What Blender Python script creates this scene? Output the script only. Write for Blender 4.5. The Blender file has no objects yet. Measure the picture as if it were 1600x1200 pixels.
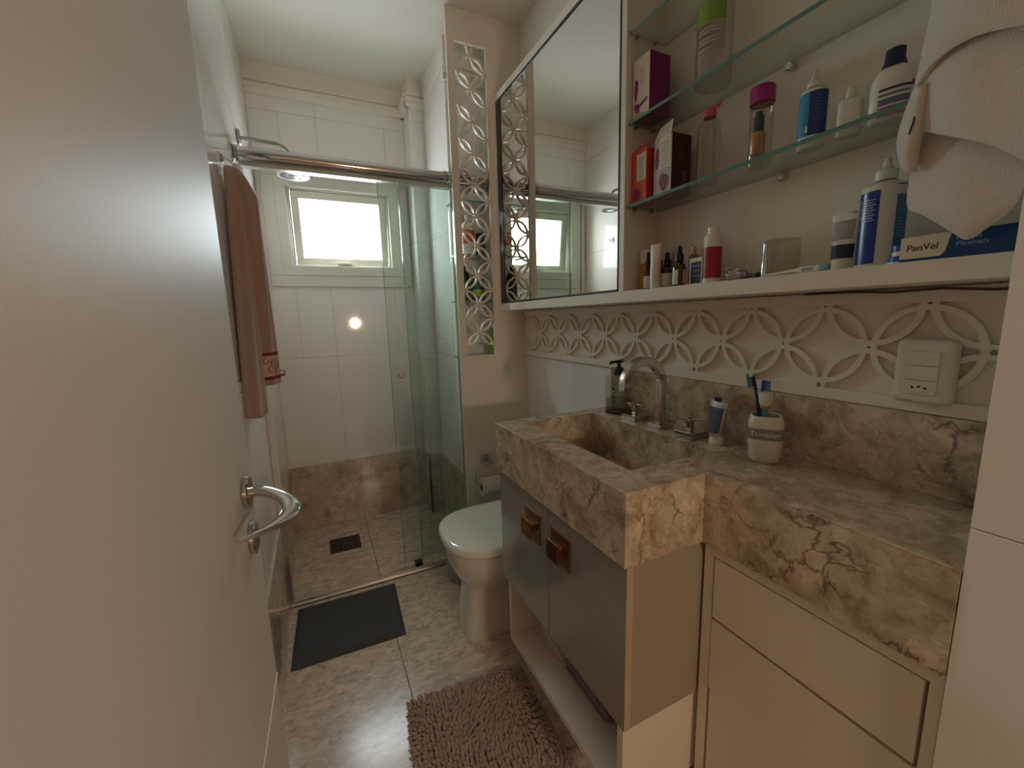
import bpy, bmesh, math, random
from mathutils import Vector, Matrix
random.seed(7)
PI = math.pi
scene = bpy.context.scene
col = scene.collection

# ---------------------------------------------------------------- camera (solved from vanishing points)
H = 1.236
F = 644.0
def _d(u, v): return Vector((u - 800.0, v - 600.0, F))
_ay = _d(490, 505).normalized()
_ax = _d(2200, 458); _ax = (_ax - _ax.dot(_ay) * _ay).normalized()
_az = _ax.cross(_ay)
RW = Matrix((_ax, _ay, _az))                       # camera coords (x right, y down, z forward) -> world
CAM = Vector((0, 0, H))
def ray(u, v): return RW @ _d(u, v)
def onX(u, v, x): r = ray(u, v); return CAM + r * (x / r.x)
def onY(u, v, y): r = ray(u, v); return CAM + r * (y / r.y)
def onZ(u, v, z): r = ray(u, v); return CAM + r * ((z - H) / r.z)

cd = bpy.data.cameras.new('camera')
cam = bpy.data.objects.new('camera', cd); col.objects.link(cam)
cd.sensor_width = 36.0; cd.sensor_fit = 'HORIZONTAL'; cd.lens = F / 1600.0 * 36.0
cd.clip_start = 0.01; cd.clip_end = 200
right = RW @ Vector((1, 0, 0)); up = -(RW @ Vector((0, 1, 0))); back = -(RW @ Vector((0, 0, 1)))
M = Matrix((right, up, back)).transposed().to_4x4(); M.translation = CAM
cam.matrix_world = M
scene.camera = cam

# ---------------------------------------------------------------- world, lights, exposure
scene.view_settings.view_transform = 'Standard'
scene.view_settings.look = 'None'
scene.view_settings.gamma = 1.0
scene.view_settings.use_curve_mapping = False
scene.view_settings.exposure = 0.52
w = bpy.data.worlds.new('World'); scene.world = w; w.use_nodes = True
nt = w.node_tree
bg = nt.nodes['Background']
bg.inputs['Color'].default_value = (0.87, 0.95, 1.0, 1)
bg.inputs['Strength'].default_value = 22.0

def light(name, kind, loc, energy, color, size=None, rot=None, size_y=None, portal=False):
    ld = bpy.data.lights.new(name, kind); ld.energy = energy; ld.color = color
    if kind == 'AREA':
        ld.shape = 'RECTANGLE'; ld.size = size; ld.size_y = size_y or size
        if portal: ld.cycles.is_portal = True
    elif size is not None: ld.shadow_soft_size = size
    o = bpy.data.objects.new(name, ld); col.objects.link(o); o.location = loc
    if rot: o.rotation_euler = rot
    return o
light('window_portal', 'AREA', (0.2, 2.80, 1.77), 0, (1, 1, 1), 0.6, (PI/2, 0, PI), 0.5, True)
# lamp in the room behind the doorway (mirrored in the back wall tiles)
light('hall_lamp_offscreen', 'POINT', (0.56, -1.25, 1.22), 22.0, (1.0, 0.76, 0.55), 0.05)

scene.cycles.max_bounces = 12
scene.cycles.diffuse_bounces = 6
scene.cycles.glossy_bounces = 6
scene.cycles.transparent_max_bounces = 16
scene.cycles.transmission_bounces = 10
scene.cycles.caustics_refractive = False
scene.cycles.caustics_reflective = False
scene.cycles.sample_clamp_indirect = 6.0
scene.cycles.use_denoising = True

# ---------------------------------------------------------------- materials
def lin(c):
    if isinstance(c, str):
        c = c.lstrip('#'); c = tuple(int(c[i:i+2], 16) / 255 for i in (0, 2, 4))
    return tuple((x / 12.92 if x <= 0.04045 else ((x + 0.055) / 1.055) ** 2.4) for x in c) + (1,)
MATS = {}
def mat(name, color, rough=0.5, metal=0.0, bump=0.0, bscale=200.0, var=0.0, vscale=8.0, coat=0.0, trans=0.0, ior=1.45, emit=None, sheen=0.0):
    if name in MATS: return MATS[name]
    m = bpy.data.materials.new(name); m.use_nodes = True; t = m.node_tree
    b = t.nodes['Principled BSDF']
    c = lin(color)
    b.inputs['Base Color'].default_value = c
    b.inputs['Roughness'].default_value = rough
    b.inputs['Metallic'].default_value = metal
    b.inputs['Coat Weight'].default_value = coat
    b.inputs['Transmission Weight'].default_value = trans
    b.inputs['IOR'].default_value = ior
    b.inputs['Sheen Weight'].default_value = sheen
    geo = t.nodes.new('ShaderNodeNewGeometry')
    n = t.nodes.new('ShaderNodeTexNoise'); n.inputs['Scale'].default_value = vscale; n.inputs['Detail'].default_value = 4
    t.links.new(geo.outputs['Position'], n.inputs['Vector'])
    rp = t.nodes.new('ShaderNodeMapRange')
    rp.inputs['To Min'].default_value = 1 - var; rp.inputs['To Max'].default_value = 1 + var
    t.links.new(n.outputs['Fac'], rp.inputs['Value'])
    mx = t.nodes.new('ShaderNodeVectorMath'); mx.operation = 'SCALE'
    mx.inputs[0].default_value = c[:3]
    t.links.new(rp.outputs['Result'], mx.inputs['Scale'])
    t.links.new(mx.outputs['Vector'], b.inputs['Base Color'])
    if bump:
        n2 = t.nodes.new('ShaderNodeTexNoise'); n2.inputs['Scale'].default_value = bscale; n2.inputs['Detail'].default_value = 3
        t.links.new(geo.outputs['Position'], n2.inputs['Vector'])
        bp = t.nodes.new('ShaderNodeBump'); bp.inputs['Strength'].default_value = bump; bp.inputs['Distance'].default_value = 0.002
        t.links.new(n2.outputs['Fac'], bp.inputs['Height']); t.links.new(bp.outputs['Normal'], b.inputs['Normal'])
    if emit:
        b.inputs['Emission Color'].default_value = lin(emit[0]); b.inputs['Emission Strength'].default_value = emit[1]
    MATS[name] = m
    return m

def glass(name, tint, gloss=0.06, rough=0.0, f0=0.04):
    """thin clear sheet: tinted see-through plus a fresnel reflection"""
    if name in MATS: return MATS[name]
    m = bpy.data.materials.new(name); m.use_nodes = True; t = m.node_tree
    t.nodes.clear()
    out = t.nodes.new('ShaderNodeOutputMaterial')
    tr = t.nodes.new('ShaderNodeBsdfTransparent'); tr.inputs['Color'].default_value = lin(tint)
    gl = t.nodes.new('ShaderNodeBsdfGlossy'); gl.inputs['Roughness'].default_value = rough
    lw = t.nodes.new('ShaderNodeLayerWeight'); lw.inputs['Blend'].default_value = 0.5
    pw = t.nodes.new('ShaderNodeMath'); pw.operation = 'POWER'; pw.inputs[1].default_value = 5.0
    ma = t.nodes.new('ShaderNodeMath'); ma.operation = 'MULTIPLY_ADD'; ma.inputs[1].default_value = 0.9; ma.inputs[2].default_value = f0
    t.links.new(lw.outputs['Facing'], pw.inputs[0]); t.links.new(pw.outputs[0], ma.inputs[0])
    mx = t.nodes.new('ShaderNodeMixShader')
    t.links.new(ma.outputs[0], mx.inputs['Fac'])
    t.links.new(tr.outputs['BSDF'], mx.inputs[1]); t.links.new(gl.outputs['BSDF'], mx.inputs[2])
    t.links.new(mx.outputs['Shader'], out.inputs['Surface'])
    MATS[name] = m
    return m

def stone(name, c_light, c_mid, c_dark, rough=0.18, scale=1.0, stretch=(1, 1, 1), vein=0.8, vein_scale=7.0, pale=0.3):
    if name in MATS: return MATS[name]
    m = bpy.data.materials.new(name); m.use_nodes = True; t = m.node_tree; N = t.nodes; L = t.links
    b = N['Principled BSDF']; b.inputs['Roughness'].default_value = rough
    geo = N.new('ShaderNodeNewGeometry')
    mp = N.new('ShaderNodeMapping'); mp.inputs['Scale'].default_value = [s * scale for s in stretch]
    L.new(geo.outputs['Position'], mp.inputs['Vector'])
    def noise(sc, det, dist, rgh=0.6):
        n = N.new('ShaderNodeTexNoise'); n.inputs['Scale'].default_value = sc; n.inputs['Detail'].default_value = det
        n.inputs['Distortion'].default_value = dist; n.inputs['Roughness'].default_value = rgh
        L.new(mp.outputs['Vector'], n.inputs['Vector']); return n
    big = noise(7.5, 12, 0.7, 0.74)
    rm = N.new('ShaderNodeValToRGB'); e = rm.color_ramp.elements
    e[0].position = 0.33; e[0].color = lin(c_dark); e[1].position = 0.68; e[1].color = lin(c_light)
    x = rm.color_ramp.elements.new(0.5); x.color = lin(c_mid)
    L.new(big.outputs['Fac'], rm.inputs['Fac'])
    # dark irregular cracks: distorted voronoi cell borders kept only in patches
    wob = noise(6, 6, 0.5)
    va = N.new('ShaderNodeVectorMath'); va.operation = 'MULTIPLY_ADD'
    va.inputs[1].default_value = (0.34, 0.34, 0.34)
    L.new(wob.outputs['Color'], va.inputs[0]); L.new(mp.outputs['Vector'], va.inputs[2])
    vo = N.new('ShaderNodeTexVoronoi'); vo.feature = 'DISTANCE_TO_EDGE'; vo.inputs['Scale'].default_value = vein_scale
    L.new(va.outputs['Vector'], vo.inputs['Vector'])
    vr = N.new('ShaderNodeMapRange'); vr.inputs['From Min'].default_value = 0.0; vr.inputs['From Max'].default_value = 0.05
    vr.inputs['To Min'].default_value = 1; vr.inputs['To Max'].default_value = 0
    L.new(vo.outputs['Distance'], vr.inputs['Value'])
    patch = noise(3.6, 3, 0.6)
    pr = N.new('ShaderNodeMapRange'); pr.inputs['From Min'].default_value = 0.47; pr.inputs['From Max'].default_value = 0.62
    L.new(patch.outputs['Fac'], pr.inputs['Value'])
    mu = N.new('ShaderNodeMath'); mu.operation = 'MULTIPLY'; L.new(vr.outputs['Result'], mu.inputs[0]); L.new(pr.outputs['Result'], mu.inputs[1])
    mu2 = N.new('ShaderNodeMath'); mu2.operation = 'MULTIPLY'; mu2.inputs[1].default_value = vein; L.new(mu.outputs[0], mu2.inputs[0])
    mixv = N.new('ShaderNodeMix'); mixv.data_type = 'RGBA'
    L.new(mu2.outputs[0], mixv.inputs['Factor']); L.new(rm.outputs['Color'], mixv.inputs['A']); mixv.inputs['B'].default_value = [c * 0.35 for c in lin(c_dark)[:3]] + [1]
    chip = N.new('ShaderNodeTexVoronoi'); chip.inputs['Scale'].default_value = 17.0
    L.new(va.outputs['Vector'], chip.inputs['Vector'])
    cr_ = N.new('ShaderNodeMapRange'); cr_.inputs['To Min'].default_value = 0.80; cr_.inputs['To Max'].default_value = 1.14
    sp_ = N.new('ShaderNodeSeparateColor'); L.new(chip.outputs['Color'], sp_.inputs['Color']); L.new(sp_.outputs[0], cr_.inputs['Value'])
    sc_ = N.new('ShaderNodeVectorMath'); sc_.operation = 'SCALE'; L.new(mixv.outputs['Result'], sc_.inputs[0]); L.new(cr_.outputs['Result'], sc_.inputs['Scale'])
    # pale shell-like flecks
    fl = noise(20, 5, 2.0); fr = N.new('ShaderNodeMapRange'); fr.inputs['From Min'].default_value = 0.60; fr.inputs['From Max'].default_value = 0.74
    fr.inputs['To Max'].default_value = pale
    L.new(fl.outputs['Fac'], fr.inputs['Value'])
    mixp = N.new('ShaderNodeMix'); mixp.data_type = 'RGBA'
    L.new(fr.outputs['Result'], mixp.inputs['Factor']); L.new(sc_.outputs['Vector'], mixp.inputs['A']); mixp.inputs['B'].default_value = [min(1, c * 1.35) for c in lin(c_light)[:3]] + [1]
    L.new(mixp.outputs['Result'], b.inputs['Base Color'])
    MATS[name] = m
    return m

WALLT = mat('white_wall_tile', '#ebe6e1', 0.06, var=0.015, vscale=2)
GROUT = mat('tile_grout', '#cbc4bb', 0.8)
PAINT = mat('white_paint', '#e8e3d9', 0.7, bump=0.05, bscale=300, var=0.02, vscale=3)
STONE = stone('beige_breccia_stone', '#dac9b3', '#c2ae95', '#8d7962', 0.14, 1.7, (1, 1, 1), 0.85, 5.0, 0.4)
FLOORST = stone('beige_floor_stone', '#e3d6c6', '#d5c5b3', '#b8a692', 0.20, 2.2, (1.0, 2.2, 1), 0.55, 4.0, 0.2)
WAINST = stone('brown_wainscot_stone', '#dacbb8', '#cbb9a4', '#b09d87', 0.12, 1.2, (1, 1, 1), 0.35, 6.0, 0.15)
DOORW = mat('white_lacquer_door', '#d9d8d2', 0.50, bump=0.05, bscale=500)
MDF = mat('white_lacquer_board', '#e6dccd', 0.38, bump=0.03, bscale=500)
CAB = mat('white_cabinet', '#e0d4c3', 0.34, bump=0.03, bscale=500)
CABIN = mat('white_cabinet_inside', '#ddd0c0', 0.4)
GREY = mat('grey_gloss_lacquer', '#8f887d', 0.16, coat=0.4)
TAUPE = mat('taupe_side_panel', '#9a8d7a', 0.3)
CHROME = mat('chrome', '#d2cfcb', 0.10, 1.0)
STEEL = mat('brushed_steel', '#a9a49c', 0.22, 1.0)
BRONZE = mat('bronze_metal', '#8a6038', 0.32, 1.0, bump=0.6, bscale=160)
BRONZEP = mat('polished_bronze', '#9a6e44', 0.18, 1.0)
ALU = mat('satin_aluminium', '#cfcbc2', 0.28, 0.85)
BLACK = mat('black_plastic', '#101014', 0.35)
DARKF = mat('black_mirror_frame', '#15120f', 0.3)
CERAM = mat('white_ceramic', '#dcd8cc', 0.08, coat=0.4)
LIDM = mat('white_toilet_lid', '#e2e0d2', 0.14, coat=0.3)
PLAS = mat('white_plastic', '#e2dccf', 0.35)
IVORY = mat('ivory_plastic', '#d8cfbd', 0.4)
PVC = mat('white_window_pvc', '#d9d6ca', 0.35)
SHGLASS = glass('green_shower_glass', '#f3f8f5')
SHEDGE = mat('glass_edge_green', '#6f9a8a', 0.15, trans=0.3)
WINGLASS = glass('window_glass', '#f4f8f8')
CLEAR = glass('clear_plastic', '#eeece6', f0=0.07)
CLEARG = glass('clear_glass_shelf', '#f1f6f3')
MIRROR = mat('mirror_silver', '#d4d2cc', 0.01, 1.0)
PAPER = mat('toilet_paper', '#ded5c8', 0.9, bump=0.1, bscale=400)
MATG = mat('charcoal_mat_fabric', '#4c4e51', 0.95, bump=0.8, bscale=260, var=0.25, vscale=90)
RUG = mat('brown_chenille', '#a8917f', 0.95, var=0.22, vscale=30, sheen=0.3)
RUGB = mat('brown_rug_backing', '#57463b', 0.95)
TOWELP = mat('dusty_pink_terry', '#a98676', 0.95, bump=0.9, bscale=450, var=0.1, vscale=60, sheen=0.4)
TOWELR = mat('red_towel_stripe', '#7c2f2b', 0.9)
TOWELC = mat('cream_towel_band', '#c9ab97', 0.9, var=0.15, vscale=80)
TOWELW = mat('white_terry', '#e2d7ca', 0.95, bump=1.0, bscale=650, var=0.06, vscale=60, sheen=0.4)
DRAINM = mat('dark_drain_metal', '#4e4a42', 0.4, 0.7)

# ---------------------------------------------------------------- mesh helpers
def tag(o, label=None, cat=None, group=None, kind=None):
    if label: o['label'] = label
    if cat: o['category'] = cat
    if group: o['group'] = group
    if kind: o['kind'] = kind
    return o
def thing(name, label, cat, loc=(0, 0, 0), rz=0.0, group=None):
    o = bpy.data.objects.new(name, None); col.objects.link(o)
    o.empty_display_size = 0.05
    o.location = loc; o.rotation_euler = (0, 0, rz)
    return tag(o, label, cat, group)
def shell(name, loc=(0, 0, 0)):
    o = bpy.data.objects.new(name, None); col.objects.link(o); o.location = loc
    o['kind'] = 'structure'; return o
def wloc(o):
    v = Vector((0, 0, 0))
    while o is not None: v = v + o.location; o = o.parent
    return v
def link(name, me, m, parent=None, world=True, smooth=False, loc=None):
    """world=True: the mesh is in room coordinates and is shifted so that the parent's position is its origin"""
    o = bpy.data.objects.new(name, me); col.objects.link(o)
    if m is not None and not me.materials: me.materials.append(m)
    if smooth:
        for p in me.polygons: p.use_smooth = True
    if parent is not None:
        o.parent = parent
        if world: me.transform(Matrix.Translation(-wloc(parent)))
    if loc is not None: o.location = loc
    return o
def bm_mesh(bm, name):
    bmesh.ops.recalc_face_normals(bm, faces=bm.faces)
    me = bpy.data.meshes.new(name); bm.to_mesh(me); bm.free(); return me
def add_box(bm, x0, x1, y0, y1, z0, z1):
    vs = [bm.verts.new((x, y, z)) for z in (z0, z1) for y in (y0, y1) for x in (x0, x1)]
    for f in ((0, 2, 3, 1), (4, 5, 7, 6), (0, 1, 5, 4), (2, 6, 7, 3), (0, 4, 6, 2), (1, 3, 7, 5)):
        bm.faces.new([vs[i] for i in f])
def box(name, x0, x1, y0, y1, z0, z1, m, parent=None, bevel=0.0, world=True, seg=2):
    bm = bmesh.new(); add_box(bm, min(x0, x1), max(x0, x1), min(y0, y1), max(y0, y1), min(z0, z1), max(z0, z1))
    if bevel: bmesh.ops.bevel(bm, geom=bm.edges[:], offset=bevel, segments=seg, affect='EDGES', profile=0.5)
    return link(name, bm_mesh(bm, name), m, parent, world, smooth=False)
def boxes(name, lst, m, parent=None, world=True):
    bm = bmesh.new()
    for b in lst: add_box(bm, *b)
    return link(name, bm_mesh(bm, name), m, parent, world)
def lathe_mesh(name, prof, seg=28, sx=1.0, sy=1.0, c=(0, 0, 0), a0=0.0, a1=2 * PI, power=2.0):
    bm = bmesh.new(); full = abs(a1 - a0 - 2 * PI) < 1e-4
    n = seg if full else seg + 1
    rings = []
    def pt(r, z, a):
        ca, sa = math.cos(a), math.sin(a)
        k = (abs(ca) ** power + abs(sa) ** power) ** (-1.0 / power)
        return (c[0] + r * sx * ca * k, c[1] + r * sy * sa * k, c[2] + z)
    for r, z in prof:
        if r < 1e-6: rings.append([bm.verts.new((c[0], c[1], c[2] + z))])
        else: rings.append([bm.verts.new(pt(r, z, a0 + (a1 - a0) * i / seg)) for i in range(n)])
    for a, b in zip(rings, rings[1:]):
        m_ = seg
        for i in range(m_):
            j = (i + 1) % n
            if len(a) == 1 and len(b) == 1: continue
            if len(a) == 1: bm.faces.new((a[0], b[j], b[i]))
            elif len(b) == 1: bm.faces.new((a[i], a[j], b[0]))
            else: bm.faces.new((a[i], a[j], b[j], b[i]))
    return bm_mesh(bm, name)
def smooth_by_angle(me, deg=35):
    for p in me.polygons: p.use_smooth = True
    try: me.set_sharp_from_angle(angle=math.radians(deg))
    except Exception: pass
def lathe(name, prof, m, parent=None, c=(0, 0, 0), seg=28, sx=1.0, sy=1.0, world=False, a0=0.0, a1=2 * PI, power=2.0):
    me = lathe_mesh(name, prof, seg, sx, sy, c, a0, a1, power); smooth_by_angle(me)
    return link(name, me, m, parent, world)
def tube_mesh(name, pts, r, seg=12, cap=True, ry=None, upv=None):
    """swept tube; ry gives a second half-width (flat section), square=True via seg=4"""
    pts = [Vector(p) for p in pts]; bm = bmesh.new(); rings = []
    n = len(pts); prev = None
    for i, p in enumerate(pts):
        t = (pts[min(i + 1, n - 1)] - pts[max(i - 1, 0)]).normalized()
        if prev is None:
            u = Vector(upv) if upv else (Vector((0, 0, 1)) if abs(t.z) < 0.9 else Vector((1, 0, 0)))
        else: u = prev
        s = t.cross(u)
        if s.length < 1e-6: s = t.cross(Vector((0, 1, 0)))
        s.normalize(); u = s.cross(t).normalized(); prev = u
        rr = r[i] if isinstance(r, (list, tuple)) else r
        r2 = (ry[i] if isinstance(ry, (list, tuple)) else ry) if ry is not None else rr
        ring = []
        for k in range(seg):
            a = 2 * PI * k / seg + (PI / 4 if seg == 4 else 0)
            q = math.sqrt(2) if seg == 4 else 1
            ring.append(bm.verts.new(p + u * (rr * q * math.cos(a)) + s * (r2 * q * math.sin(a))))
        rings.append(ring)
    for a, b in zip(rings, rings[1:]):
        for k in range(seg):
            j = (k + 1) % seg; bm.faces.new((a[k], a[j], b[j], b[k]))
    if cap: bm.faces.new(rings[0]); bm.faces.new(rings[-1])
    return bm_mesh(bm, name)
def tube(name, pts, r, m, parent=None, seg=12, world=True, ry=None, upv=None, ang=40):
    me = tube_mesh(name, pts, r, seg, True, ry, upv); smooth_by_angle(me, ang)
    return link(name, me, m, parent, world)
def disc(name, center, axis, r, thick, m, parent=None, bevel=0.0, seg=32, world=True, hole=0.0):
    prof = ([(hole, 0)] if hole else [(0, 0)]) + [(r - bevel, 0), (r, bevel), (r, thick - bevel), (r - bevel, thick)] + ([(hole, thick), (hole, 0)] if hole else [(0, thick)])
    if bevel == 0: prof = ([(hole, 0)] if hole else [(0, 0)]) + [(r, 0), (r, thick)] + ([(hole, thick), (hole, 0)] if hole else [(0, thick)])
    me = lathe_mesh(name, prof, seg)
    q = Vector(axis).to_track_quat('Z', 'Y').to_matrix().to_4x4()
    me.transform(Matrix.Translation(Vector(center)) @ q); smooth_by_angle(me)
    return link(name, me, m, parent, world)
def text(name, body, size, m, parent, mw, extrude=0.0002):
    cu = bpy.data.curves.new(name, 'FONT'); cu.body = body; cu.size = size; cu.extrude = extrude
    cu.align_x = 'CENTER'; cu.align_y = 'CENTER'
    o = bpy.data.objects.new(name + '_tmp', cu); col.objects.link(o)
    dg = bpy.context.evaluated_depsgraph_get(); dg.update()
    me = bpy.data.meshes.new_from_object(o.evaluated_get(dg)); bpy.data.objects.remove(o)
    me.materials.clear(); me.transform(mw)
    return link(name, me, m, parent, False)
def clone(o, parent=None):
    c = o.copy(); col.objects.link(c); c.parent = parent
    for ch in o.children: clone(ch, c)
    return c

# ---------------------------------------------------------------- room dimensions
XL, XW, YB, CEIL = -0.212, 0.985, 2.657, 2.56
XS, YST = 0.67, 2.09           # shower's right wall, face of the wall stub behind the pierced panel
YP0, YP1 = 1.900, 1.915        # pierced panel
YG = 1.938                     # shower glass line
XBK, YBK = 0.713, 0.190        # wall return beside the counter
XWIN = (-0.072, 0.470, 1.545, 1.978)   # window opening in the back wall: x0,x1,z0,z1

def cells(a0, a1, seams):
    s = [a0] + [v for v in seams if a0 + 0.02 < v < a1 - 0.02] + [a1]
    return list(zip(s, s[1:]))
def tiled(parent, axis, pos, out, r0, r1, z0, z1, seams, zseams, m, hole=None, gap=0.0007, th=0.004, name='tile'):
    """tiles on a vertical plane; axis 'x': plane x=pos, runs along y; out = +1/-1 direction the face looks"""
    for a, b in cells(r0, r1, seams):
        for c, d in cells(z0, z1, zseams):
            rects = [(a, b, c, d)]
            if hole:
                h0, h1, g0, g1 = hole; new = []
                for (p, q, s, t) in rects:
                    if q <= h0 or p >= h1 or t <= g0 or s >= g1: new.append((p, q, s, t)); continue
                    if p < h0: new.append((p, h0, s, t))
                    if q > h1: new.append((h1, q, s, t))
                    mp, mq = max(p, h0), min(q, h1)
                    if s < g0: new.append((mp, mq, s, g0))
                    if t > g1: new.append((mp, mq, g1, t))
                rects = new
            for (p, q, s, t) in rects:
                p += gap; q -= gap; s += gap; t -= gap
                lo, hi = sorted((pos, pos - out * th))
                if axis == 'x': box(name, lo, hi, p, q, s, t, m, parent, 0.0008, seg=1)
                else: box(name, p, q, lo, hi, s, t, m, parent, 0.0008, seg=1)
ZS = [0.393, 1.04, 1.69, 2.34]
def wall(name, lst):
    o = boxes(name, lst, GROUT); o['kind'] = 'structure'; return o

# floor
DR = (-0.033, 0.127, 2.288, 2.447)
fl = boxes('floor', [(-0.32, 1.10, -0.14, DR[2], -0.10, -0.004), (-0.32, 1.10, DR[3], 2.80, -0.10, -0.004), (-0.32, DR[0], DR[2], DR[3], -0.10, -0.004), (DR[1], 1.10, DR[2], DR[3], -0.10, -0.004)], mat('floor_grout', '#5f5246', 0.85)); fl['kind'] = 'structure'
for x0, x1 in cells(XL, XW, [0.182, 0.782]):
    for y0, y1 in cells(-0.13, 1.905, [0.855]):
        box('tile', x0 + 0.0012, x1 - 0.0012, y0 + 0.0012, y1 - 0.0012, -0.008, 0.0, FLOORST, fl, 0.0008, seg=1)
DR = (-0.033, 0.127, 2.288, 2.447)
for x0, x1 in cells(XL, XW, [0.182]):
    for y0, y1 in cells(1.945, YB, [2.34]):
        if x0 > 0.1:
            box('tile', x0 + 0.0012, x1 - 0.0012, y0 + 0.0012, y1 - 0.0012, -0.008, 0.0, FLOORST, fl, 0.0008, seg=1)
        else:
            bm = bmesh.new()
            c0, c1 = max(y0, DR[2]), min(y1, DR[3])
            for b in ((x0, x1, y0, c0), (x0, x1, c1, y1), (x0, DR[0], c0, c1), (DR[1], x1, c0, c1)):
                if b[1] - b[0] > 0.003 and b[3] - b[2] > 0.003:
                    add_box(bm, b[0] + (0.0012 if b[0] == x0 else 0), b[1] - (0.0012 if b[1] == x1 else 0), b[2] + (0.0012 if b[2] == y0 else 0), b[3] - (0.0012 if b[3] == y1 else 0), -0.008, 0.0)
            link('tile', bm_mesh(bm, 'tile'), FLOORST, fl)

# ceiling
ce = box('ceiling', -0.32, 1.10, -0.14, 2.95, CEIL, CEIL + 0.1, PAINT); ce['kind'] = 'structure'

# back wall with the window opening
x0, x1, z0, z1 = XWIN
wb = wall('wall_back', [(-0.32, x0, YB + 0.004, YB + 0.20, 0, CEIL), (x1, 1.10, YB + 0.004, YB + 0.20, 0, CEIL), (x0, x1, YB + 0.004, YB + 0.20, 0, z0), (x0, x1, YB + 0.004, YB + 0.20, z1, CEIL)])
tiled(wb, 'y', YB, -1, XL, 0.588, 0.393, 2.43, [0.11], ZS, WALLT, XWIN)
tiled(wb, 'y', YB - 0.006, -1, XL, 0.588, 0.0, 0.393, [0.182], [], WAINST, th=0.010)
box('plaster_band', XL, 0.588, YB - 0.001, YB + 0.004, 2.43, CEIL, PAINT, wb)
# left wall
wl = wall('wall_left', [(-0.32, XL - 0.004, -0.14, 2.86, 0, CEIL)])
tiled(wl, 'x', XL, 1, 0.0, YB, 0.393, CEIL, [0.26, 0.86, 1.46, 2.06], ZS, WALLT)
tiled(wl, 'x', XL + 0.006, 1, 0.0, YB, 0.0, 0.393, [0.855, 1.92], [], WAINST, th=0.010)
# right wall behind vanity and toilet
wr = wall('wall_right', [(XW + 0.004, 1.10, YBK - 0.02, 2.20, 0, CEIL)])
tiled(wr, 'x', XW, -1, YBK, YST, 0.0, 2.25, [0.27, 0.87, 1.47], ZS, WALLT)
box('plaster_band', XW - 0.001, XW + 0.004, YBK, YST, 2.25, CEIL, PAINT, wr)
# shower right wall, corner pillar and wall stub
ws = wall('wall_shower', [(XS + 0.004, 1.10, YST + 0.004, YB + 0.1, 0, CEIL)])
tiled(ws, 'x', XS, -1, YST, 2.505, 0.393, 2.43, [], ZS, WALLT)
tiled(ws, 'x', XS - 0.006, -1, YST, 2.505, 0.0, 0.393, [2.34], [], WAINST, th=0.010)
tiled(ws, 'y', YST, -1, XS, XW, 0.0, 2.36, [], ZS, WALLT)
boxes('plaster_band', [(XS - 0.001, XS + 0.004, YST, YB, 2.43, CEIL), (XS, XW, YST - 0.001, YST + 0.004, 2.36, CEIL)], PAINT, ws)
wp = wall('wall_pillar', [(0.592, XS + 0.02, 2.509, YB + 0.1, 0, CEIL)])
tiled(wp, 'x', 0.588, -1, 2.505, YB, 0.393, 2.43, [], ZS, WALLT)
tiled(wp, 'y', 2.505, -1, 0.588, XS, 0.393, 2.43, [], ZS, WALLT)
boxes('stone_cladding', [(0.582, 0.592, 2.499, YB, 0.001, 0.392), (0.582, XS, 2.499, 2.509, 0.001, 0.392)], WAINST, wp)
boxes('plaster_band', [(0.587, 0.592, 2.505, YB, 2.43, CEIL), (0.588, XS, 2.504, 2.509, 2.43, CEIL)], PAINT, wp)
# crown mouldings: stepped profile
def crown(name, pts, z):
    """pts: list of ((x,y),(x,y),(nx,ny)) runs"""
    bm = bmesh.new()
    for (ax, ay), (bx, by), (nx, ny) in pts:
        for d, zz0, zz1 in ((0.020, z, z + 0.030), (0.032, z + 0.030, z + 0.042), (0.018, z + 0.042, z + 0.056), (0.030, z + 0.056, z + 0.064)):
            add_box(bm, min(ax, bx, ax + nx * d, bx + nx * d), max(ax, bx, ax + nx * d, bx + nx * d), min(ay, by, ay + ny * d, by + ny * d), max(ay, by, ay + ny * d, by + ny * d), zz0, zz1)
    o = link(name, bm_mesh(bm, name), PAINT); o['kind'] = 'structure'; return o
crown('trim_1', [((XL, YB), (0.588, YB), (0, -1)), ((0.588, YB), (0.588, 2.49), (-1, 0)), ((0.568, 2.505), (XS, 2.505), (0, -1))], 2.405)
crown('trim_2', [((XS - 0.012, YST), (XW, YST), (0, -1))], 2.36)
# near wall with the doorway, wall return by the counter
wn = wall('wall_near', [(-0.32, -0.150, -0.14, 0.0, 0, CEIL), (-0.150, XBK, -0.14, 0.0, 2.13, CEIL), (XBK + 0.004, 1.10, -0.14, YBK - 0.004, 0, CEIL)])
tiled(wn, 'x', XBK, -1, -0.135, YBK, 0.0, CEIL, [], [0.31, 0.963, 1.615, 2.27], WALLT, gap=0.0007)
tiled(wn, 'y', YBK - 0.0002, 1, XBK + 0.0041, XW, 0.0, CEIL, [], [0.963, 1.615], WALLT, gap=0.0003)

# the room behind the doorway
hb = boxes('floor_hall', [(-2.2, 2.2, -3.2, -0.14, -0.10, 0.0)], mat('hall_floor_wood', '#8d6a4a', 0.4, var=0.1, vscale=5)); hb['kind'] = 'structure'
hw = boxes('wall_hall', [(-2.3, -2.2, -3.2, -0.14, 0, CEIL), (2.2, 2.3, -3.2, -0.14, 0, CEIL), (-2.3, 2.3, -3.3, -3.2, 0, CEIL), (-2.3, -0.32, -0.16, -0.14, 0, CEIL), (1.10, 2.3, -0.16, -0.14, 0, CEIL)], mat('hall_wall_paint', '#e3dfd7', 0.7)); hw['kind'] = 'structure'
hc = boxes('ceiling_hall', [(-2.3, 2.3, -3.3, -0.14, CEIL, CEIL + 0.1)], PAINT); hc['kind'] = 'structure'

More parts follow.
